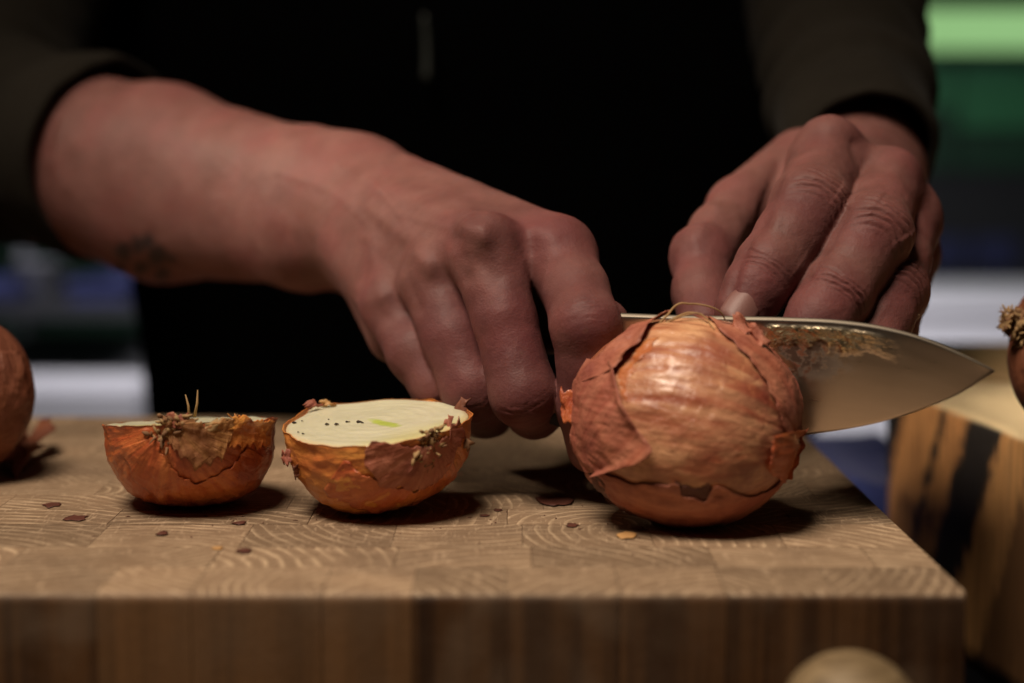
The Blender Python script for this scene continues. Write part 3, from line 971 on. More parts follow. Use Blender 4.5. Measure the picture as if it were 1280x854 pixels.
hl, ql, nl, al_, bl_ = half((238, 516), 468, 23.7, 26.5, (0.02, -1, 0.0), (-0.035, 0.125, 1), 5.1,
                            'left onion half seen from its shaggy root end, cut face turned edge on', M_ONION_RED, 0.35)
hr, qr, nr, ar_, br_ = half((471, 527), 459, 24.4, 26.5, (0.62, -0.78, 0.0), (-0.075, -0.085, 1), 9.4,
                            'right onion half beside the knife hand, pale cut face and green germ showing', M_ONION_GOLD, 0.35)
# shaggy roots
rt = ql.c + al_ * 25.6 + np.array([0, 0, -3.5])
root_tuft(rt, unit(al_ + np.array([0, 0, -0.35])), hl, 3, 6.4, (1.5, 2.5), 4, droop=0.6)
for sx, sz, L in ((0.25, 1.0, 7.2), (-0.3, 0.9, 6.0)):
    mb = MB()
    p = at(240 + 12 * sx, 521, ql.c[1] - 19)
    d = unit([sx * .5, 0.1, sz])
    mb.tube([p, p + d * L * .5 + [0.3, 0, 0], p + d * L], [.4, .3, .12], 6); mb.build('root', M_ROOT, hl)
for k, (px, py) in enumerate(((212, 518), (284, 521), (262, 524))):
    hitd = ql.hit(np.array([px, px + 24, px + 20, px - 6]), np.array([py, py + 2, py + 18, py + 14]))
    P = ql.pt(hitd, np.array([1.6, 0.9, 0.6, 0.8]))
    flake('skin_scrap', P, (M_ONION_OUT, M_ONION_GOLD, M_ROOT)[k % 3], hl, 9, 9, 0.3, 0.8, 20.0 + k, 0.35)
M_ONION_TAN = onion_material('dry_root_skirt', (0.46, 0.23, 0.075), (0.34, 0.135, 0.045), (0.14, 0.035, 0.018), 0.6, 1.0, 0.6)
ql.loft('root_skirt', [(206, 523), (228, 527), (250, 529), (274, 527), (294, 522)], [(212, 552), (230, 574), (250, 580), (268, 575), (286, 552)], M_ONION_TAN, hl, 0.5, (0.9, 0.5), n=26, m=140, rag=6.5, seed=13.0, wr=0.5)
lp = ql.loft('skin_layer', [(196, 545), (205, 572), (222, 594), (250, 600), (285, 585), (310, 560)], [(150, 560), (165, 595), (190, 620), (240, 630), (300, 612), (330, 570)], M_ONION_RED, hl, 0.25, (0.3, 0.0), n=24, m=110, rag=4.0, seed=14.0, wr=0.5)
ql.loft('skin_layer', [(292, 520), (312, 524), (342, 528)], [(285, 560), (312, 556), (336, 560)], M_ONION_GOLD, hl, 0.35, (0.0, 0.5), n=20, m=60, rag=4.0, seed=15.0, wr=0.3)

rt = qr.c + ar_ * 25.6 + np.array([0, 0, -3.5])
root_tuft(rt, unit(ar_ + np.array([0.2, 0, -0.15])), hr, 3, 5.2, (1.5, 2.5), 8, droop=0.1)
qr.loft('skin_layer', [(468, 546), (478, 551), (500, 556), (530, 560), (556, 548), (566, 527), (572, 522)],
        [(455, 565), (462, 590), (492, 607), (530, 610), (560, 585), (572, 560), (581, 545)], M_ONION_OUT, hr, 0.4, (0.35, 0.2), n=26, m=130, rag=5.0, seed=22.0, wr=0.7)
qr.loft('skin_layer', [(430, 575), (460, 596), (505, 612), (545, 598), (566, 575)], [(405, 612), (440, 634), (490, 641), (540, 630), (572, 596)], M_ONION_RED, hr, 0.25, (0.25, 0.0), n=22, m=110, rag=4.0, seed=25.0, wr=0.4)
for k, (A, Bq, Cq, Dq, mt) in enumerate((
        ((352, 566, 452), (363, 562, 450), (365, 580, 449), (354, 578, 451), M_ONION_OUT),
        ((366, 584, 447), (372, 584, 446), (372, 598, 447), (367, 596, 447), M_ONION_BROWN),
        ((383, 503, 476), (398, 500, 478), (402, 508, 477), (386, 510, 475), M_ONION_OUT),
        ((402, 501, 480), (416, 502, 481), (418, 508, 480), (404, 508, 479), M_CRUMB_L),
        ((556, 530, 446), (564, 520, 447), (569, 538, 446), (560, 546, 445), M_ONION_OUT),
        ((570, 506, 466), (584, 503, 465), (584, 530, 464), (572, 532, 464), M_ONION_BROWN),
        ((574, 553, 450), (590, 549, 450), (588, 562, 449), (574, 563, 449), M_ROOTD))):
    flake('skin_scrap', [at(*A), at(*Bq), at(*Cq), at(*Dq)], mt, hr, 9, 9, 0.35, 0.8, 30.0 + k, 0.35)
# soil specks on the cut face
for (px, py, r) in ((368, 530, .7), (378, 528, .35), (373, 542, .35), (379, 544, .45), (409, 532, .65), (421, 532, .7), (411, 526, .3), (434, 529, .5), (437, 529, .3), (449, 529, .8), (453, 530, .5)):
    d = ray(px, py); tt_ = ((qr.c - CAM) @ nr) / (d @ nr)
    p = CAM + d * tt_ + nr * 0.35
    mb = MB()
    e = unit(np.array([1.0, random.uniform(-.5, .5), 0]))
    mb.tube([p - e * r * .9, p - e * r * .3 + nr * .1, p + e * r * .9], [r * .25, r * .5, r * .2], 6)
    mb.build('soil_speck', M_SOIL, hr)

# --- whole onions at the frame's edges
YL = 508.0
cL = at(-62, 512, YL)
oL = thing('onion', (cL[0], YL, 0), 'dull brown whole onion cut off by the left edge of the frame', 'onion')
qL = Onion(cL, (0.55, -0.6, -0.55), 24.5, 26, 12.2, 0.7, 0.22, 6)
qL.c[2] = 25.6
ob = qL.bulb('skin', M_ONION_BROWN, oL, 110, 220)
mn = min(v.co.z for v in ob.data.vertices) / MM
for v in ob.data.vertices: v.co.z -= mn * MM
qL.c[2] -= mn
qL.loft('skin_layer', [(20, 440), (30, 480), (30, 520), (15, 560)], [(-40, 440), (-30, 500), (-30, 540), (-40, 580)], M_ONION_BROWN, oL, 0.4, (1.0, 0.0), n=20, m=60, rag=3, seed=41.)
fl = [(on(2, 596)[0], on(2, 596)[1], .4), (on(48, 590)[0], on(48, 590)[1], .4), (on(58, 566)[0], on(58, 566)[1], 6.0), (on(20, 566)[0], on(20, 566)[1], 5.5)]
o = flake('onion_skin_piece', fl, M_ONION_BROWN, None, 14, 12, 0.35, 2.0, 51.0, 0.4)
props(o, 'curled brown onion skin piece lying at the foot of the leftmost onion', 'onion skin', 'onion skin scraps on the board')
mnz = min(v.co.z for v in o.data.vertices); o.location.z = -mnz + 0.00005
YR = 500.0
cR = at(1384, 430, YR)
cR[2] = ZT + 29.5
oR = thing('onion', (cR[0], YR, ZT), 'dark red brown onion on the bark striped block, dry root pointing left', 'onion')
qR = Onion(cR, (-0.95, -0.15, 0.27), 29.5, 28, 20.7, 0.6, 0.2, 6)
ob = qR.bulb('skin', M_ONION_BROWN, oR, 110, 220)
mn = min(v.co.z for v in ob.data.vertices) / MM
for v in ob.data.vertices: v.co.z -= mn * MM
qR.c[2] -= mn
for dist, spr, n_, sd_ in ((27.5, 6.0, 6, 19), (30.5, 4.2, 4, 23), (33.5, 2.8, 5, 29)):
    root_tuft(qR.c + qR.a * dist + np.array([0, 0, (dist - 27.5) * 0.12]), unit(qR.a + np.array([0, 0, 0.1])), oR, n_, spr, (2.0, 3.5), sd_)

# --- crumbs and scraps on the board
scr = [
    (692, 628, 4.6, 1.7, 'dark', 'largest dark red skin scrap, left of the onion being cut'),
    (704, 625, 2.6, 1.2, 'dark', 'small dark scrap touching the largest dark scrap'),
    (300, 655, 2.0, 1.0, 'dark', 'small black twisted scrap in front of the left onion half'),
    (202, 668, 1.7, 1.0, 'dark', 'dark brown crumb on the board below the left onion half'),
    (303, 690, 1.7, 1.3, 'dark', 'dark brown crumb nearest the front edge below the left half'),
    (607, 645, 1.3, .6, 'dark', 'tiny dark crumb just right of the right onion half'),
    (623, 638, 1.4, .5, 'dark', 'thin dark crumb between the right half and the cut onion'),
    (715, 657, 1.6, .7, 'dark', 'dark crumb in front of the largest dark scrap'),
    (798, 661, 1.6, .6, 'dark', 'dark crumb at the foot of the cut onion'),
    (783, 671, 3.0, 1.6, 'light', 'golden crumb in front of the onion being cut'),
    (571, 594, 1.6, 1.2, 'pink', 'pink skin crumb behind the right half near the fingers'),
    (862, 672, 1.0, .5, 'dark', 'tiny dark crumb straight below the cut onion'),
    (985, 645, 0.8, .5, 'dark', 'tiny black dot right of the cut onion'),
    (66, 632, 2.6, 1.0, 'dark', 'flat dark scrap near the left frame edge behind the grain lines'),
    (95, 648, 3.0, 0.8, 'dark', 'thin dark smear like scrap at the far left of the board'),
    (272, 686, 1.5, 0.7, 'light', 'pale crumb beside the dark crumb nearest the front edge'),
]
for k, (px, py, w, h, col, lab) in enumerate(scr):
    p = on(px, py, 0.0)
    r = random.Random(100 + k)
    n_, m_ = 7, 12
    a = np.linspace(0, 2 * np.pi, m_, endpoint=False)
    V = []
    for i, b in enumerate(np.linspace(-1.2, 1.4, n_)):
        R_ = np.cos(b) * (1 + 0.6 * fbm(np.stack([np.cos(a) * 1.6 + k * 3, np.sin(a) * 1.6, np.full(m_, b)], -1), 3))
        V.append(np.stack([p[0] + w * R_ * np.cos(a), p[1] + w * 1.3 * R_ * np.sin(a), 0.2 * h + 0.18 * h * np.sin(b) * (1 + 0.5 * fbm(np.stack([np.cos(a) * 2 + k, np.sin(a) * 2, a * 0], -1), 2))], -1))
    V = np.concatenate(V); V[:, 2] += 0.03 - V[:, 2].min()
    F = [list(map(int, f)) for f in gridfaces(n_, m_, True)] + [list(range(m_))[::-1], [(n_ - 1) * m_ + i for i in range(m_)]]
    o = build('onion_skin_scrap', V, F, {'dark': M_CRUMB_D, 'light': M_CRUMB_L, 'pink': M_CRUMB_P}[col], None)
    props(o, lab, 'onion skin', 'onion skin scraps on the board')

# dust of root and dry skin round the onions
mb = MB(); r = random.Random(77)
for k in range(90):
    cx_, cy_, sg = ((470, 648, 60), (240, 640, 60), (860, 662, 70), (650, 650, 130))[k % 4]
    p = on(r.gauss(cx_, sg), min(724, max(600, r.gauss(cy_, 16))), 0.0)
    L = r.uniform(0.2, 0.75); a_ = r.uniform(0, 6.28)
    e = np.array([math.cos(a_), math.sin(a_), 0]) * L
    mb.tube([p - e + [0, 0, .14], p + [0, 0, .2], p + e + [0, 0, .12]], [.06, .14, .05], 4)
props(mb.build('onion_dust', M_CRUMB_D), 'fine dust of dry skin and root strewn over the board', kind='stuff')

# ------------------------------------------------------------------ knife
YAW, ROLL = math.radians(20.0), math.radians(9.0)
KP = at(858, 470, 455.0)                       # a point of the blade plane, inside the onion
kd = np.array([math.cos(YAW), -math.sin(YAW), 0.0])           # towards the tip
kn0 = np.array([-math.sin(YAW), -math.cos(YAW), 0.0])         # towards the camera
kdn = -np.array([0, 0, 1.0]) * math.cos(ROLL) - kn0 * math.sin(ROLL)  # down the blade: the edge leans away from the camera
kn = kn0 * math.cos(ROLL) - np.array([0, 0, 1.0]) * math.sin(ROLL)


def bladept(px, py):
    d = ray(px, py)
    tt = ((KP - CAM) @ kn) / (d @ kn)
    q = CAM + d * tt - KP
    return q @ kd, q @ kdn


spine = np.array([bladept(*q) for q in ((724, 391), (772, 392), (840, 394.5), (920, 396), (985, 397.5), (1050, 401), (1100, 408), (1150, 421), (1195, 439), (1228, 455), (1243, 463))])
edge = np.array([bladept(*q) for q in ((724, 556), (772, 556), (840, 555), (920, 552), (985, 546), (1050, 538), (1100, 528), (1150, 513), (1195, 494), (1228, 474), (1243, 465))])
NU, NV = 150, 36
us = np.linspace(0, 1, NU)
sp = spline(np.c_[spine, np.zeros(len(spine))], NU)[:, :2]
eg = spline(np.c_[edge, np.zeros(len(edge))], NU)[:, :2]
knife = thing('chef_knife', tuple(at(760, 470, 470)), 'broad chef\'s knife with forged mottled blade sunk in the whole onion', 'knife')
heel_u = sp[0, 0]
f = np.linspace(0, 1, NV)[None, :, None]
uv = sp[:, None] * (1 - f) + eg[:, None] * f
hgt = np.linalg.norm(uv - sp[:, None], axis=2)
half_t = (1.05 * (1 - 0.6 * us[:, None])) * (1 - f[..., 0]) ** 0.85 + 0.03
half_t[:, 0] *= 0.75
P = KP + uv[..., 0:1] * kd + uv[..., 1:2] * kdn
Fr = (P + kn * half_t[..., None]).reshape(-1, 3)
Bk = (P - kn * half_t[..., None]).reshape(-1, 3)
k = NU * NV
F = [list(map(int, q)) for q in gridfaces(NU, NV)] + [list(map(int, q)) for q in gridfaces(NU, NV, off=k, flip=True)]
rim = [j for j in range(NV)] + [r * NV + NV - 1 for r in range(1, NU)] + [(NU - 1) * NV + j for j in range(NV - 2, -1, -1)] + [r * NV for r in range(NU - 2, 0, -1)]
F += [[rim[j], k + rim[j], k + rim[(j + 1) % len(rim)], rim[(j + 1) % len(rim)]] for j in range(len(rim))]
att = np.stack([uv[..., 0] - heel_u, hgt, uv[..., 0] * 0], -1).reshape(-1, 3)
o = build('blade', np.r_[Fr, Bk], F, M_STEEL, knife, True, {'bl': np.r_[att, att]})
bm = bmesh.new(); bm.from_mesh(o.data); bmesh.ops.recalc_face_normals(bm, faces=bm.faces[:]); bm.to_mesh(o.data); bm.free()
# handle: oval bar in the fist
h0 = KP + sp[0, 0] * kd + 12 * kdn
hp = [h0 + kd * 3, h0 - kd * 8 + np.array([0, 5, 2]), h0 - kd * 22 + np.array([0, 17, 3]), h0 - kd * 36 + np.array([0, 28, 4]), h0 - kd * 48 + np.array([0, 35, 5])]
hp = spline(hp, 24)
V, F = tube(hp, np.interp(np.linspace(0, 1, 24), [0, .1, .3, .6, .95, 1], [5.0, 6.5, 6.5, 7.0, 7.0, 6.0]), 20)
build('handle', V, F, M_HANDLE, knife)


# ------------------------------------------------------------------ the cook: hands and arms as one surface from a distance field
def cone(a, b, ra, rb):
    a = np.asarray(a, float); b = np.asarray(b, float)
    return (a, b, ra, rb)


def sd(P, c):
    a, b, ra, rb = c
    ba = b - a
    L = max(ba @ ba, 1e-9)
    pa = P - a
    t = np.clip(pa @ ba / L, 0, 1)
    q = pa - t[:, None] * ba
    return np.sqrt((q * q).sum(1)) - (ra + (rb - ra) * t)


def smin(a, b, k):
    h = np.clip(0.5 + 0.5 * (b - a) / k, 0, 1)
    return b + (a - b) * h - k * h * (1 - h)


def chain(P, cones, k):
    d = None
    for c in cones:
        x = sd(P, c)
        d = x if d is None else smin(d, x, k)
    return d


def J(px, py, Y, r): return (at(px, py, Y), r)


def cones_of(js):
    return [cone(a[0], b[0], a[1], b[1]) for a, b in zip(js[:-1], js[1:])]


class Hand:
    pass


K = Hand()
K.fingers = {
    'index': [J(695, 322, 488, 10.9), J(719, 364, 473, 9.2), J(733, 408, 460, 9.6), J(736, 455, 461, 8.5), J(735, 505, 463, 8.6), J(740, 560, 469, 7.2)],
    'middle': [J(610, 322, 482, 10.6), J(631, 400, 472, 8.8), J(654, 492, 465, 9.2), J(668, 512, 486, 8.2), J(690, 500, 502, 7.6)],
    'ring': [J(545, 354, 495, 10.4), J(568, 425, 484, 9.2), J(591, 486, 478, 9.1), J(608, 512, 504, 8.2), J(630, 490, 516, 7.4)],
    'little': [J(494, 386, 509, 9.4), J(519, 440, 495, 8.3), J(549, 482, 489, 8.1), J(556, 506, 516, 7.0), J(580, 482, 523, 6.4)],
}
K.thumb = [J(470, 275, 588, 14), J(590, 345, 540, 12), J(690, 398, 500, 9.6), J(754, 405, 477, 7.4)]
K.palm = [cone(at(447, 226, 568), at(694, 322, 488), 14.0, 11.2), cone(at(437, 245, 560), at(612, 320, 483), 13.5, 10.6),
          cone(at(434, 268, 558), at(544, 354, 499), 13.0, 9.8), cone(at(436, 292, 560), at(494, 386, 510), 11.5, 8.8),
          cone(at(470, 285, 580), at(640, 380, 515), 15, 12), cone(at(470, 330, 575), at(560, 420, 525), 12, 10), cone(at(462, 330, 565), at(494, 420, 522), 11, 8)]
K.bumps = [(at(606, 298, 479), 5.4), (at(541, 338, 493), 5.0), (at(482, 378, 505), 4.6), (at(700, 310, 485), 5.5)]
K.arm = [cone(at(395, 233, 580), at(447, 236, 566), 17.4, 14.5), cone(at(385, 294, 578), at(447, 288, 564), 16.4, 13.0), cone(at(395, 262, 579), at(450, 262, 565), 19, 15),
         cone(at(395, 233, 580), at(205, 200, 628), 17.4, 25.5), cone(at(385, 294, 578), at(205, 257, 628), 16.4, 26.0),
         cone(at(205, 200, 628), at(85, 188, 662), 25.5, 30.0), cone(at(205, 257, 628), at(85, 216, 662), 26.0, 29.0),
         cone(at(85, 188, 662), at(-50, 150, 712), 30.0, 32.0)]

G = Hand()
G.fingers = {
    'index': [J(1036, 209, 516, 12.0), J(1024, 234, 496, 10.8), J(1012, 259, 480, 11.2), J(988, 297, 472, 9.6), J(962, 335, 466, 9.4), J(944, 362, 462, 8.6), J(928, 388, 459, 7.6)],
    'middle': [J(1100, 245, 510, 11.4), J(1094, 270, 490, 10.5), J(1089, 293, 474, 11.2), J(1067, 331, 468, 9.7), J(1044, 369, 462, 9.9), J(1024, 398, 457, 8.8), J(1006, 424, 454, 7.8)],
    'ring': [J(1131, 281, 514, 10.0), J(1123, 325, 492, 9.2), J(1113, 364, 476, 10.3), J(1100, 398, 469, 9.0), J(1086, 430, 464, 8.9), J(1058, 468, 457, 7.4)],
    'little': [J(1136, 318, 528, 9.0), J(1124, 372, 508, 8.2), J(1110, 412, 494, 8.2), J(1092, 446, 482, 7.2), J(1076, 462, 474, 6.4)],
}
G.thumb = [J(1003, 210, 562, 13.0), J(924, 262, 532, 9.8), J(898, 294, 516, 8.8), J(880, 326, 503, 9.0), J(877, 366, 490, 8.0), J(882, 404, 478, 7.8)]
G.palm = [cone(at(1058, 214, 578), at(1036, 209, 516), 13.0, 12.0), cone(at(1084, 224, 578), at(1100, 245, 510), 13, 11.2),
          cone(at(1100, 240, 578), at(1131, 281, 514), 12, 9.8), cone(at(1108, 262, 580), at(1136, 318, 528), 11, 8.8),
          cone(at(1060, 250, 578), at(1060, 290, 530), 15, 13)]
G.bumps = [(at(1037, 176, 511), 6.5), (at(1118, 215, 510), 6.0), (at(1146, 262, 516), 4.5), (at(872, 312, 500), 5.0)]
G.arm = [cone(at(1066, 205, 606), at(1060, 220, 576), 17.5, 14.0), cone(at(1090, 225, 606), at(1095, 238, 576), 16.0, 13.0),
         cone(at(1066, 195, 606), at(1040, 70, 690), 18.0, 23.0), cone(at(1090, 215, 606), at(1045, 85, 690), 16.0, 20.0),
         cone(at(1045, 70, 690), at(1040, -60, 770), 23.0, 27.0)]


def hand_field(h):
    fc = {n: cones_of(j) for n, j in h.fingers.items()}
    th = cones_of(h.thumb)

    def f(P):
        core = chain(P, h.palm, 7.0)
        core = smin(core, chain(P, h.arm, 10.0), 9.0)
        for c, r in h.bumps:
            core = smin(core, np.sqrt(((P - c) ** 2).sum(1)) - r, 8.0)
        d = None
        for n, c in fc.items():
            x = smin(core, chain(P, c, 2.2), 4.2)
            d = x if d is None else smin(d, x, 0.7)
        x = smin(core, chain(P, th, 3.5), 8.0)
        return smin(d, x, 1.2)
    return f


def mesh_field(f, lo, hi, h):
    lo = np.asarray(lo, float); hi = np.asarray(hi, float)
    B = 6
    nb = np.ceil((hi - lo) / (h * B)).astype(int)
    n = nb * B + 1
    cen = [lo[i] + (np.arange(nb[i]) + .5) * h * B for i in range(3)]
    C = np.stack(np.meshgrid(*cen, indexing='ij'), -1).reshape(-1, 3)
    dc = f(C)
    act = (np.abs(dc) < h * B * 1.05).reshape(nb)
    W = np.where(dc.reshape(nb) < 0, -1.0, 1.0).astype(np.float32)
    V = np.ones(n, np.float32)
    V[:-1, :-1, :-1] = np.repeat(np.repeat(np.repeat(W, B, 0), B, 1), B, 2)
    need = np.zeros(n, bool)
    idx = np.argwhere(act)
    o = np.stack(np.meshgrid(*[np.arange(B + 1)] * 3, indexing='ij'), -1).reshape(-1, 3)
    for q in o:
        ii = idx * B + q
        need[ii[:, 0], ii[:, 1], ii[:, 2]] = True
    I = np.argwhere(need)
    P = lo + I * h
    out = np.empty(len(P), np.float32)
    for s in range(0, len(P), 400000):
        out[s:s + 400000] = f(P[s:s + 400000])
    V[I[:, 0], I[:, 1], I[:, 2]] = out
    S = V < 0
    cnt = np.zeros(n - 1, np.int8)
    for a in (0, 1):
        for b in (0, 1):
            for c in (0, 1):
                cnt += S[a:n[0] - 1 + a, b:n[1] - 1 + b, c:n[2] - 1 + c]
    cells = np.argwhere((cnt > 0) & (cnt < 8))
    vid = np.full(n - 1, -1, np.int32)
    vid[cells[:, 0], cells[:, 1], cells[:, 2]] = np.arange(len(cells))
    acc = np.zeros((len(cells), 3)); num = np.zeros(len(cells))
    corners = [(a, b, c) for a in (0, 1) for b in (0, 1) for c in (0, 1)]
    val = {k: V[cells[:, 0] + k[0], cells[:, 1] + k[1], cells[:, 2] + k[2]] for k in corners}
    for a in corners:
        for ax in range(3):
            if a[ax]: continue
            b = list(a); b[ax] = 1; b = tuple(b)
            va, vb = val[a], val[b]
            m_ = (va < 0) != (vb < 0)
            t = np.where(m_, va / np.where(m_, va - vb, 1), 0)
            p = np.array(a)[None] + np.eye(3)[ax][None] * t[:, None]
            acc[m_] += p[m_]; num[m_] += 1
    X = lo + (cells + acc / num[:, None]) * h
    quads = []
    for ax in range(3):
        u, v = [(1, 2), (2, 0), (0, 1)][ax]
        sl0 = [slice(None)] * 3; sl1 = [slice(None)] * 3
        sl0[ax] = slice(0, -1); sl1[ax] = slice(1, None)
        s0, s1 = S[tuple(sl0)], S[tuple(sl1)]
        e = np.argwhere(s0 != s1)
        e = e[(e[:, u] > 0) & (e[:, v] > 0) & (e[:, u] < n[u] - 1) & (e[:, v] < n[v] - 1)]
        fl = s0[e[:, 0], e[:, 1], e[:, 2]]
        q = []
        for du, dv in ((1, 1), (0, 1), (0, 0), (1, 0)):
            c = e.copy(); c[:, u] -= du; c[:, v] -= dv
            q.append(vid[c[:, 0], c[:, 1], c[:, 2]])
        q = np.stack(q, 1)
        q[~fl] = q[~fl][:, ::-1]
        quads.append(q)
    Q = np.concatenate(quads)
    Q = Q[(Q >= 0).all(1)]
    return X, Q


def vnormals(X, Q):
    n = np.cross(X[Q[:, 2]] - X[Q[:, 0]], X[Q[:, 3]] - X[Q[:, 1]])
    N = np.zeros_like(X)
    for k in range(4):
        for c in range(3):
            N[:, c] += np.bincount(Q[:, k], n[:, c], len(X))
    return N / (np.linalg.norm(N, axis=1, keepdims=True) + 1e-12)


def relax(X, Q, it=2, lam=0.5):
    for _ in range(it):
        A = np.zeros_like(X); c = np.zeros(len(X))
        for k in range(4):
            a, b = Q[:, k], Q[:, (k + 1) % 4]
            for i, j in ((a, b), (b, a)):
                for q in range(3): A[:, q] += np.bincount(i, X[j, q], len(X))
                c += np.bincount(i, minlength=len(X))
        X = X * (1 - lam) + lam * A / c[:, None]
    return X


def crease(X, N, D, CR, c, axis, dorsal, r, lines, depth=0.45, w=0.42, seed=0.0, swell=0.35, span=0.75):
    """skin folds across a joint: lines = list of (offset along finger mm, strength, bow)"""
    axis = unit(axis); dorsal = np.asarray(dorsal, float); dorsal = unit(dorsal - (dorsal @ axis) * axis)
    side = np.cross(axis, dorsal)
    q = X - c
    near = np.where((q * q).sum(1) < (1.9 * r) ** 2)[0]
    q = q[near]
    s, a, b = q @ axis, q @ dorsal, q @ side
    ang = np.arctan2(b, a)
    fac = np.clip(N[near] @ dorsal, 0, 1)
    ok = np.clip((fac - 0.38) / 0.35, 0, 1) * (np.abs(b) < 1.35 * r)
    nz = fbm(np.stack([b * 0.35 + seed, s * 0.25, s * 0 + seed], -1), 3)
    D[near] += swell * np.exp(-(s / (0.55 * r)) ** 2) * ok
    for k, (so, st, bow) in enumerate(lines):
        lat = b / r
        wob = 0.4 * fbm(np.stack([b * 0.45 + seed + 3 * k, b * 0 + k, b * 0], -1), 3)
        pos = so + bow * lat ** 2 * r * 0.35 + wob
        win = np.exp(-(np.clip(np.abs(lat + 0.15 * math.sin(seed + k)) - 0.35, 0, 9) / (span * 0.45)) ** 2)
        g = np.exp(-((s - pos) / (w * (0.8 + 0.25 * nz))) ** 2) * win * st * ok
        D[near] -= depth * g
        D[near] += depth * 0.45 * (np.exp(-((s - pos - 1.5 * w) / w) ** 2) + np.exp(-((s - pos + 1.5 * w) / w) ** 2)) * win * st * ok * 0.6
        CR[near] = np.maximum(CR[near], g)


def ridge(X, N, D, line, width, height):
    """tendons, veins and hollows along a line on the back of the hand, as seen in the photo"""
    line = np.array(line, float)
    d = X - CAM
    cp, sp_ = math.cos(PITCH), math.sin(PITCH)
    fz = d[:, 1] * cp - d[:, 2] * sp_
    uz = d[:, 1] * sp_ + d[:, 2] * cp
    p2 = np.stack([CX + FPX * d[:, 0] / fz, CY - FPX * uz / fz], -1)
    best = np.full(len(X), 1e9)
    for a, b in zip(line[:-1], line[1:]):
        ab = b - a
        t_ = np.clip(((p2 - a) @ ab) / (ab @ ab), 0, 1)
        best = np.minimum(best, np.linalg.norm(p2 - a - t_[:, None] * ab, axis=1))
    face = np.clip(-(N * unit(d)).sum(1) * 1.6, 0, 1)
    D += height * np.exp(-(best / width) ** 2) * face


def make_hand(h, lo, hi, res, folds, flush_pts, ridges=()):
    X, Q = mesh_field(hand_field(h), lo, hi, res)
    X = relax(X, Q, 2, 0.45)
    N = vnormals(X, Q)
    D = np.zeros(len(X)); CR = np.zeros(len(X))
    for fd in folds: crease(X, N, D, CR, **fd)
    for rg in ridges: ridge(X, N, D, *rg)
    # long fine lines and softness of the flesh
    D += 0.16 * fbm(X * 0.16, 3) + 0.05 * fbm(X * 0.9, 2)
    X = X + N * D[:, None]
    fl = np.zeros(len(X))
    for c, r, s in flush_pts:
        fl = np.maximum(fl, s * np.exp(-((X - c) ** 2).sum(1) / r ** 2))
    fl = np.clip(fl + 0.14 * fbm(X * 0.09, 3), 0, 1)
    return X, Q, fl, np.clip(CR, 0, 1)


def fold(h, fname, j, dorsal, lines, **kw):
    js = h.fingers[fname] if fname != 'thumb' else h.thumb
    c = js[j][0]
    ax = js[min(j + 1, len(js) - 1)][0] - js[j - 1][0]
    return dict(c=c, axis=ax, dorsal=dorsal, r=js[j][1], lines=lines, **kw)


TOCAM = np.array([0.0, -1.0, 0.15])
UPC = np.array([0.0, -0.75, 0.65])
PIPL = [(-3.4, .5, -0.5), (-1.5, .9, -0.6), (0.5, 1.0, 0.2), (2.4, .8, 0.6), (4.5, .45, 0.6)]
DIPL = [(-1.8, .6, -0.4), (-0.4, .9, 0.2), (1.0, .8, 0.5), (2.4, .4, .5)]
def sh(L, d): return [(a + d, b, c) for a, b, c in L]


foldsG = [
    fold(G, 'index', 2, (0.35, -0.8, 0.5), sh(PIPL, 3.2), depth=0.48, w=0.55, span=1.1, seed=1.0),
    fold(G, 'middle', 2, (0.35, -0.8, 0.5), sh(PIPL, 4.0), depth=0.48, w=0.55, span=1.1, seed=2.3),
    fold(G, 'ring', 2, (0.3, -0.85, 0.4), sh(PIPL, 2.0), depth=0.48, w=0.55, span=1.1, seed=3.7),
    fold(G, 'index', 4, (-0.1, -0.95, 0.3), sh(DIPL, 5.0), depth=0.42, w=0.45, span=1.0, seed=4.1, swell=0.15),
    fold(G, 'middle', 4, (0.1, -0.95, 0.3), sh(DIPL, 2.5), depth=0.62, w=0.48, span=1.0, seed=5.2, swell=0.2),
    fold(G, 'thumb', 3, (-0.6, -0.7, 0.3), DIPL, depth=0.25, w=0.45, seed=6.2, swell=0.1),
]
ridgesK = [
    (((480, 222), (600, 258), (688, 296)), 13, 0.7), (((470, 235), (548, 264), (603, 294)), 11, 1.1), (((465, 262), (510, 298), (537, 332)), 11, 1.0),
    (((462, 300), (470, 340), (479, 372)), 10, 0.9), (((648, 280), (660, 312)), 11, -0.7), (((566, 300), (582, 345)), 12, -1.1), (((505, 335), (518, 385)), 12, -1.1),
    (((604, 288), (607, 300)), 12, 0.8), (((537, 330), (539, 340)), 10, 0.9), (((480, 372), (483, 384)), 10, 0.7), (((598, 325), (620, 345)), 14, -0.8),
    (((420, 205), (470, 232), (500, 268), (520, 300)), 5, 0.35), (((500, 268), (560, 285)), 5, 0.3), (((350, 215), (420, 240), (465, 285)), 6, 0.35)]
ridgesG = [
    (((1036, 178), (1034, 200)), 14, 0.5), (((1068, 180), (1070, 215), (1066, 245)), 8, -1.0), (((1120, 215), (1122, 235)), 12, 0.5),
    (((975, 205), (962, 240), (948, 285)), 8, -1.3), (((940, 290), (922, 330), (912, 368)), 7, -1.2), (((915, 225), (885, 270), (868, 300)), 10, 0.4),
    (((990, 190), (985, 230), (968, 285)), 7, 0.35), (((1058, 262), (1040, 300), (1012, 345)), 6, -0.8)]
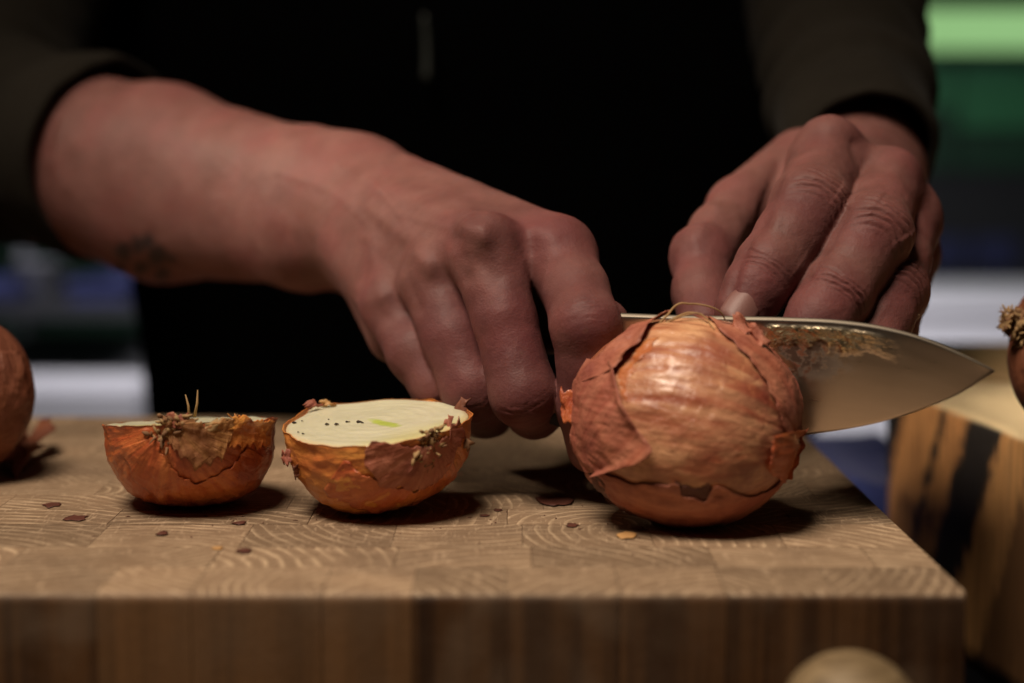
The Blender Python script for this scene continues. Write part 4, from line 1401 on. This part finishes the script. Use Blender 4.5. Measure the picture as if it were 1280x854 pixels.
foldsK = [
    fold(K, 'index', 2, TOCAM, [(-3.2, .35, -.4), (-1.8, .6, -.5), (-0.4, .6, -.3), (1.0, .5, .4), (2.2, .5, .5)], depth=0.36, w=0.42, seed=7.7, swell=0.2),
    fold(K, 'middle', 2, (0.0, -0.95, -0.1), [(-2.6, .6, -.4), (-1.2, .9, -.4), (0.4, .7, .2), (2.0, .4, .4)], depth=0.42, w=0.42, seed=8.8, swell=0.15),
    fold(K, 'ring', 2, (0.0, -0.95, -0.1), [(-2.6, .6, -.4), (-1.2, .8, -.4), (0.4, .6, .2)], depth=0.35, w=0.45, seed=9.8, swell=0.1),
]
flushK = [(at(604, 296, 480), 13, .45), (at(690, 290, 480), 17, .6), (at(733, 410, 450), 13, .75), (at(653, 500, 452), 15, .8), (at(580, 490, 472), 15, .75), (at(534, 484, 495), 14, .7),
          (at(476, 380, 508), 12, .5), (at(537, 340, 495), 10, .3), (at(735, 480, 455), 16, .7), (at(754, 405, 477), 12, .7), (at(640, 430, 465), 22, .8), (at(572, 430, 482), 20, .8), (at(515, 440, 500), 18, .8), (at(725, 370, 462), 16, .45), (at(620, 350, 472), 16, .4), (at(550, 375, 488), 14, .45)]
flushG = [(at(1012, 259, 470), 12, .55), (at(1089, 293, 464), 12, .55), (at(1113, 364, 468), 13, .7), (at(940, 370, 458), 14, .7), (at(1044, 369, 454), 12, .6), (at(880, 330, 495), 15, .5),
          (at(884, 390, 475), 12, .65), (at(1140, 225, 508), 12, .5), (at(1150, 280, 514), 12, .5), (at(1040, 175, 510), 14, .35), (at(1010, 420, 452), 13, .7)]


def bounds(h, pad=14):
    pts = [j[0] for f in list(h.fingers.values()) + [h.thumb] for j in f] + [c[0] for c in h.palm + h.arm] + [c[1] for c in h.palm + h.arm[:-1]]
    pts = np.array(pts)
    return pts.min(0) - pad, pts.max(0) + pad


def clip_open(X, Q, p, nrm):
    """drop everything beyond a plane; returns mesh and one ordered open rim"""
    s = (X - p) @ nrm
    keep = (s[Q] < 0).all(1)
    Q = Q[keep]
    used = np.unique(Q)
    mp = np.full(len(X), -1); mp[used] = np.arange(len(used))
    return used, mp[Q]


lo, hi = bounds(K); lo[0] -= 25; hi = hi + np.array([0, 10, 25]); lo[2] -= 18
XK, QK, flK, crK = make_hand(K, lo, hi, 0.72, foldsK, flushK, ridgesK)
lo, hi = bounds(G); hi = hi + np.array([8, 15, 15]); lo[0] -= 10
XG, QG, flG, crG = make_hand(G, lo, hi, 0.5, foldsG, flushG, ridgesG)
eK, eG = at(-30, 155, 702), at(1041, -45, 762)
aK, aG = unit(at(-50, 150, 712) - at(85, 200, 662)), unit(at(1040, -60, 770) - at(1042, 75, 690))
uK, QK = clip_open(XK, QK, eK, aK)
uG, QG = clip_open(XG, QG, eG, aG)
XK, flK, crK = XK[uK], flK[uK], crK[uK]
XG, flG, crG = XG[uG], flG[uG], crG[uG]


def rim_loop(Q, X, p, nrm):
    from collections import Counter, defaultdict
    s = np.abs((X - p) @ nrm)
    E = np.concatenate([Q[:, [k, (k + 1) % 4]] for k in range(4)])
    E = E[(s[E] < 4).all(1)]
    key = np.sort(E, 1)
    uq, cnt = np.unique(key, axis=0, return_counts=True)
    ids = np.unique(uq[cnt == 1])
    return ids


def stitch(X, ids, p, nrm, off_ring, seg=40):
    """triangles from an uneven open rim (sorted by angle) to a clean ring"""
    u = unit(np.cross(nrm, [0.2, 0.3, 0.93])); v = np.cross(nrm, u)
    q = X[ids] - p
    ang = np.arctan2(q @ v, q @ u)
    o = np.argsort(ang)
    ids, ang = ids[o], ang[o]
    ra = np.linspace(-np.pi, np.pi, seg, endpoint=False)
    F = []
    n = len(ids)
    near = np.floor((ang + np.pi) / (2 * np.pi) * seg).astype(int) % seg
    for i in range(n):
        j = (i + 1) % n
        a, b = near[i], near[j]
        F.append([int(ids[i]), int(ids[j]), off_ring + int(b)])
        if a != b: F.append([int(ids[i]), off_ring + int(b), off_ring + int(a)])
    return F, u, v, ra


SEG = 40
nK, nG = len(XK), len(XG)
V = [XK, XG]
F = [list(map(int, q)) for q in QK] + [list(map(int, q)) for q in (QG + nK)]
idK = rim_loop(QK, XK, eK, aK)
idG = rim_loop(QG, XG, eG, aG)
path = [eK + aK * 8, at(-45, 60, 752), at(5, -70, 800), np.array([-190, 890, 330.]), np.array([0, 920, 360.]), np.array([190, 890, 330.]), at(1060, -130, 820), eG + aG * 8]
pp = spline(path, 40)
prad = np.interp(np.linspace(0, 1, 40), [0, .12, .35, .5, .65, .88, 1], [30, 30, 34, 40, 34, 28, 28])
offR = nK + nG
u0 = unit(np.cross(aK, [0.2, 0.3, 0.93])); v0 = np.cross(aK, u0)
ra = np.linspace(-np.pi, np.pi, SEG, endpoint=False)
rings = []
Nn = u0
T = unit(np.gradient(pp, axis=0)); T[0] = aK; T[-1] = -aG
for i in range(40):
    Nn = unit(Nn - (Nn @ T[i]) * T[i]); Bn = np.cross(T[i], Nn)
    rings.append(pp[i] + (np.cos(ra)[:, None] * Nn + np.sin(ra)[:, None] * Bn) * prad[i])
uG0 = unit(np.cross(aG, [0.2, 0.3, 0.93])); vG0 = np.cross(aG, uG0)
endring = pp[-1] + (np.cos(ra)[:, None] * uG0 + np.sin(ra)[:, None] * vG0) * prad[-1]
# match the last ring of the path to the rim of the other arm
d0 = np.argmin(((rings[-1] - endring[0]) ** 2).sum(1))
RV = np.concatenate(rings + [endring])
F1, *_ = stitch(XK, idK, eK, aK, offR, SEG)
F2, *_ = stitch(XG, idG, eG, aG, offR + 40 * SEG, SEG)
F += F1 + [[(a if a >= offR else a + nK) for a in f] for f in F2]
F += [list(map(int, q)) for q in gridfaces(40, SEG, True, offR)]
for j in range(SEG):
    a, b = (d0 - j) % SEG, (d0 - j - 1) % SEG
    F.append([offR + 39 * SEG + int(a), offR + 39 * SEG + int(b), offR + 40 * SEG + (j + 1) % SEG, offR + 40 * SEG + j])
V = np.concatenate(V + [RV])
pad = np.zeros(len(RV))
ink = np.zeros(len(V))
q = V[:nK]
dd_ = q - CAM
fz_ = dd_[:, 1] * math.cos(PITCH) - dd_[:, 2] * math.sin(PITCH)
uz_ = dd_[:, 1] * math.sin(PITCH) + dd_[:, 2] * math.cos(PITCH)
qp = np.stack([CX + FPX * dd_[:, 0] / fz_, CY - FPX * uz_ / fz_], -1)
for tx, ty, tr in ((155, 304, 15), (172, 300, 13), (184, 294, 11), (196, 312, 16), (203, 334, 12), (176, 326, 13), (150, 328, 9), (214, 316, 7)):
    ink[:nK] = np.maximum(ink[:nK], np.clip(2.2 * np.exp(-((qp - (tx, ty + 8)) ** 2).sum(1) / tr ** 2) - 0.7 + 0.5 * fbm(q * 0.35, 2), 0, 1) * ((qp - (tx, ty + 8)) ** 2).sum(1).__lt__((2 * tr) ** 2) * (fz_ < 640))
person = thing('person', (10, 880, -900), 'cook in black apron and olive shirt slicing an onion with both hands', 'person')
body = build('body', V, F, M_SKIN, person, True, {'flush': np.r_[flK, flG, pad], 'crease': np.r_[crK, crG, pad], 'ink': ink})


def nail(center, axis, dorsal, w, l, parent):
    axis = unit(axis); dorsal = unit(np.asarray(dorsal, float) - (np.asarray(dorsal, float) @ axis) * axis)
    side = np.cross(axis, dorsal)
    nu, nv = 15, 17
    V = []
    for layer in (0.0, -0.5):
        for i in range(nv):
            t_ = i / (nv - 1)
            hw = w * (0.78 + 0.22 * math.sin(min(1, t_ * 1.6) * math.pi / 2)) * (1 - 0.55 * max(0, (t_ - 0.8) / 0.2) ** 2) * (0.25 + 0.75 * math.sqrt(max(0.0, 1 - max(0, (0.34 - t_) / 0.34) ** 2)))
            for j in range(nu):
                x = (j / (nu - 1) * 2 - 1)
                V.append(center + axis * (t_ - 0.5) * l + side * x * hw + dorsal * (layer - 0.42 * w * x * x + 0.25 * math.sin(t_ * math.pi)))
    k = nu * nv
    F = [list(map(int, q)) for q in gridfaces(nv, nu)] + [list(map(int, q)) for q in gridfaces(nv, nu, off=k, flip=True)]
    rim = [j for j in range(nu)] + [r * nu + nu - 1 for r in range(1, nv)] + [(nv - 1) * nu + j for j in range(nu - 2, -1, -1)] + [r * nu for r in range(nv - 2, 0, -1)]
    F += [[rim[j], k + rim[j], k + rim[(j + 1) % len(rim)], rim[(j + 1) % len(rim)]] for j in range(len(rim))]
    return build('fingernail', V, F, M_NAIL, parent)


ji = G.fingers['index']
ax = ji[6][0] - ji[5][0]
dn = unit(np.array([-0.12, -0.95, 0.28]))
dn = unit(dn - (dn @ unit(ax)) * unit(ax))
nail(ji[6][0] + dn * 7.75 + unit(ax) * 1.8, ax, dn, 4.7, 11.0, body)

# ---- clothing
def cloth_tube(name, pts, rad, mat, parent, n=90, seg=72, wr=2.0, seed=0.0, cuff=True, rolls=None):
    P = spline(pts, n)
    R = np.interp(np.linspace(0, 1, n), np.linspace(0, 1, len(rad)), rad)
    ang = np.linspace(0, 2 * np.pi, seg, endpoint=False)
    prof = []
    for i in range(n):
        q = np.stack([np.cos(ang) * 1.1 + seed, np.sin(ang) * 1.1, np.full(seg, i * 0.16)], -1)
        r = R[i] + wr * fbm(q, 3)
        if rolls:
            for (c, w_, h_) in rolls: r = r + h_ * np.exp(-((i / n - c) / w_) ** 2)
        prof.append(r)
    V, F = tube(P, prof, seg, False)
    # turn the cuff inwards
    T = unit(P[0] - P[2])
    ring0 = V[:seg]; c0 = P[0]
    extra = [ring0 + T * 1.2 + (c0 - ring0) * 0.03, ring0 + (c0 - ring0) * 0.085, ring0 - T * 14 + (c0 - ring0) * 0.09]
    off = len(V)
    V = np.concatenate([V] + extra)
    prev = 0
    for k in range(3):
        cur = off + k * seg
        F += [[prev + (j + 1) % seg, prev + j, cur + j, cur + (j + 1) % seg] for j in range(seg)]
        prev = cur
    return build(name, V, F, mat, parent)


# left-hand picture side: sleeve pushed up the forearm
cloth_tube('sleeve', [at(134, 198, 648), at(60, 186, 670), at(-20, 150, 706), at(-25, 70, 748), at(10, -70, 800), np.array([-190, 885, 330.])],
           [36.5, 40, 47, 55, 62, 70], M_SHIRT, person, 110, 72, 2.6, 3.0, rolls=[(0.03, 0.03, 2.5), (0.15, 0.02, 1.5)])
cloth_tube('sleeve', [at(1080, 200, 597), at(1066, 130, 638), at(1050, 40, 705), at(1042, -60, 770), at(1060, -130, 820), np.array([195, 885, 320.])],
           [25.0, 29, 36, 42, 52, 66], M_SHIRT, person, 120, 72, 2.0, 8.0, rolls=[(0.02, 0.02, 1.5), (0.12, 0.011, 4.0), (0.165, 0.010, -2.5), (0.20, 0.012, 4.2), (0.245, 0.010, -2.5), (0.285, 0.012, 3.6), (0.33, 0.012, -2.0), (0.37, 0.014, 3.0)])


def torso(name, a, b, zz, mat, parent, scale=1.0, seed=0.0):
    seg, n = 96, len(zz)
    ang = np.linspace(0, 2 * np.pi, seg, endpoint=False)
    V = []
    for z, wx, wy, cy in zz:
        e = 2.6
        c_, s_ = np.cos(ang), np.sin(ang)
        x = np.sign(c_) * np.abs(c_) ** (2 / e) * wx * scale
        y = np.sign(s_) * np.abs(s_) ** (2 / e) * wy * scale
        wv = 3.0 * fbm(np.stack([c_ * 2 + seed, s_ * 2, np.full(seg, z * .012)], -1), 3)
        V.append(np.stack([-14 + x + wv * c_, cy + y + wv * s_, np.full(seg, z)], -1))
    V = np.concatenate(V)
    F = [list(map(int, f)) for f in gridfaces(n, seg, True)] + [list(range(seg))[::-1], [(n - 1) * seg + i for i in range(seg)]]
    return build(name, V, F, mat, parent)


prof = [(-880, 150, 100, 925), (-500, 165, 108, 925), (-200, 172, 112, 925), (-60, 176, 112, 925), (60, 190, 112, 922), (140, 222, 112, 918), (280, 226, 100, 915), (340, 195, 85, 912), (385, 130, 70, 910), (410, 70, 55, 910)]
pz = np.linspace(prof[0][0], prof[-1][0], 60)
prof2 = [(z, *[np.interp(z, [p[0] for p in prof], [p[k] for p in prof]) for k in (1, 2, 3)]) for z in pz]
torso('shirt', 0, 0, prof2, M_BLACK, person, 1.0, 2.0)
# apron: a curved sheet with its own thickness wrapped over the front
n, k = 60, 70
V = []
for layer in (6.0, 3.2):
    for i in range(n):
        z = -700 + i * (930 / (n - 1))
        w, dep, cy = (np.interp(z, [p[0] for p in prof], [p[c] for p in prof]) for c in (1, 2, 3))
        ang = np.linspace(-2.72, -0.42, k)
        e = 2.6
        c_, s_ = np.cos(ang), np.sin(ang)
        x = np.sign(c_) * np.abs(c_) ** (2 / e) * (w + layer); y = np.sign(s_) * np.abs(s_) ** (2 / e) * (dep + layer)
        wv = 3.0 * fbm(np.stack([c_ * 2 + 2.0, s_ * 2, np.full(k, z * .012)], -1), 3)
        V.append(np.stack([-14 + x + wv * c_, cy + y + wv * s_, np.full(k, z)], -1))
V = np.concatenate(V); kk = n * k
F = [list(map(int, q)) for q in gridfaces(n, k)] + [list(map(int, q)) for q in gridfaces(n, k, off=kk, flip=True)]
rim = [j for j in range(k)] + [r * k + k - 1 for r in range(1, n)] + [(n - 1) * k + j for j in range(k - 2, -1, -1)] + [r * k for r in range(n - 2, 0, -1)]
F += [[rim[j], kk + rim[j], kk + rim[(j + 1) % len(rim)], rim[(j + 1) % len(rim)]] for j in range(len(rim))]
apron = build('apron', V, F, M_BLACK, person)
p0, p1 = at(530, 18, 789), at(533, 100, 789)
M_CLIP = plain('grey_metal_clip', (0.04, 0.046, 0.042), 0.45, 0.1, 50)
mb = MB(); mb.tube(spline([p0, (p0 + p1) / 2 + [0.6, 0, 0], p1], 12), np.linspace(1.0, 1.9, 12), 10)
mb.build('apron_clip', M_CLIP, apron)

# ------------------------------------------------------------------ blurred kitchen behind the cook
def box_thing(name, lo, hi, mat, label, cat, extras=(), group=None):
    c = ((lo[0] + hi[0]) / 2, (lo[1] + hi[1]) / 2, lo[2])
    r = thing(name, c, label, cat, group)
    m = MB(); m.box(lo, hi); o = m.build('carcass', mat, r, False)
    bm = bmesh.new(); bm.from_mesh(o.data); bmesh.ops.bevel(bm, geom=bm.edges[:], offset=0.003, segments=2, affect='EDGES'); bm.to_mesh(o.data); bm.free()
    for nm, l, h, mt in extras:
        m = MB(); m.box(l, h); m.build(nm, mt, r, False)
    return r


def zat(py, Y): return float(at(640, py, Y)[2])
def xat(px, Y): return float(at(px, 427, Y)[0])


# right: white counter
Yc = 1500
ZC = zat(350, 1700)
box_thing('white_counter', (120, Yc, -900), (900, Yc + 190, ZC - 14), M_WHITE, 'white kitchen counter blurred far behind the right hand', 'counter',
          [('counter_top', (100, Yc - 15, ZC - 13.5), (920, Yc + 200, ZC), M_WHITE),
           ('door', (350, Yc - 8, -860), (620, Yc - 0.6, ZC - 16), M_WHITE), ('door', (626, Yc - 8, -860), (890, Yc - 0.6, ZC - 16), M_WHITE)])
# left: low white cabinet, dark rack with crates above it
Yl = 1300
z0 = zat(484, Yl)
box_thing('white_cabinet', (xat(-150, Yl), Yl, -900), (xat(176, Yl), Yl + 410, z0), M_WHITE, 'low white cabinet blurred behind the left end of the board', 'cabinet',
          [('drawer_front', (xat(-140, Yl), Yl - 8, z0 - 75), (xat(172, Yl), Yl - 0.6, z0 - 4), M_WHITE)])
r = thing('storage_rack', (xat(40, Yl), Yl + 220, z0), 'dark open rack standing on the low white cabinet', 'rack')
for zz in (zat(392, Yl),):
    m = MB(); m.box((xat(-150, Yl), Yl + 60, zz - 10), (xat(172, Yl), Yl + 400, zz)); m.build('shelf', M_DARKSH, r, False)
for x in (xat(-148, Yl), xat(166, Yl)):
    for y in (Yl + 62, Yl + 385):
        m = MB(); m.box((x - 5, y, z0 + .2), (x + 5, y + 12, zat(180, Yl))); m.build('post', M_POT, r, False)


def crate(px0, px1, py0, Y, label, mat, name='plastic_crate', cat='crate'):
    zb = zat(392, Yl) + 0.4
    x0, x1, zt = xat(px0, Y), xat(px1, Y), zat(py0, Y)
    rr = thing(name, ((x0 + x1) / 2, Y + 70, zb), label, cat)
    m = MB(); m.box((x0, Y, zb), (x1, Y + 140, zb + 3)); m.build('base', mat, rr, False)
    for lo_, hi_ in (((x0, Y, zb + 3.1), (x1, Y + 4, zt)), ((x0, Y + 136, zb + 3.1), (x1, Y + 140, zt)), ((x0, Y + 4.1, zb + 3.1), (x0 + 4, Y + 135.9, zt)), ((x1 - 4, Y + 4.1, zb + 3.1), (x1, Y + 135.9, zt))):
        m = MB(); m.box(lo_, hi_); m.build('side_panel', mat, rr, False)
    m = MB(); m.box((x0 - 2, Y - 3, zt - 6), (x1 + 2, Y - 0.4, zt + 1)); m.build('rim', mat, rr, False)


crate(88, 162, 352, Yl + 90, 'dark blue plastic crate on the rack, nearer to the cook', M_CRATE)
crate(-90, 20, 360, Yl + 90, 'dark blue plastic crate at the left end of the rack', M_CRATE)
zb = zat(392, Yl) + 0.3
pc = at(46, 360, Yl + 170); rpot = thing('cooking_pot', (pc[0], pc[1], zb), 'grey round pot between the two blue crates on the rack', 'pot')
prf = [(0, 0), (16, 0), (18, 2), (18.5, 26), (20, 27), (20, 28.5), (17.5, 28.5), (17, 3), (0, 3)]
a = np.linspace(0, 2 * np.pi, 40, endpoint=False)
V = np.concatenate([np.stack([pc[0] + (r_ + .01) * np.cos(a), pc[1] + (r_ + .01) * np.sin(a), np.full(40, zb + z_)], -1) for r_, z_ in prf])
build('pot_body', V, [list(map(int, f)) for f in gridfaces(len(prf), 40, True)], M_POT, rpot)
mb = MB()
mb.tube([(pc[0] + 19, pc[1], zb + 20), (pc[0] + 26, pc[1], zb + 21), (pc[0] + 26, pc[1] - 4, zb + 21)], 1.5, 8); mb.build('handle', M_POT, rpot)

# right: green lamp over a dark green tiled panel
Yg = 2200
gl = thing('strip_lamp', (xat(1300, Yg), Yg, zat(66, Yg)), 'long green glowing strip lamp on the wall at upper right', 'lamp')
zc = zat(37, Yg)
mb = MB(); mb.tube([(xat(1118, Yg), Yg, zc), (xat(1600, Yg), Yg, zc)], 26, 20); mb.build('lamp_tube', M_LAMP, gl)
m = MB(); m.box((xat(1100, Yg), Yg + 30, zc - 34), (xat(1620, Yg), Yg + 60, zc + 34)); m.build('lamp_housing', M_DARKSH, gl, False)
for x in (1117.0, 1601.0):
    m = MB(); m.box((xat(x, Yg) - 6, Yg - 20, zc - 27), (xat(x, Yg) + 6, Yg + 29.5, zc + 27)); m.build('end_cap', M_DARKSH, gl, False)
pn = thing('wall_panel', (xat(1300, Yg + 90), Yg + 90, zat(352, Yg)), 'dark teal and green cupboard wall under the glowing strip lamp', 'cupboard')
m = MB(); m.box((xat(900, Yg), Yg + 92, zat(352, Yg) - 300), (xat(1700, Yg), Yg + 250, zat(68, Yg))); m.build('carcass', M_DARKSH, pn, False)
for i, (a0, a1, b0, b1, mt) in enumerate(((1085, 1205, 72, 135, M_TEAL_GLOW), (1210, 1330, 72, 160, M_TEAL_GLOW), (1085, 1205, 142, 215, M_DARKW), (1210, 1330, 166, 215, M_DARKW), (1170, 1225, 300, 340, M_CRATE), (1235, 1290, 300, 340, M_CRATE))):
    m = MB(); m.box((xat(a0, Yg), Yg + 80, zat(b1, Yg)), (xat(a1, Yg), Yg + 91.4, zat(b0, Yg))); m.build('cupboard_door', mt, pn, False)

# the far counters are lit by the added fill behind the cook
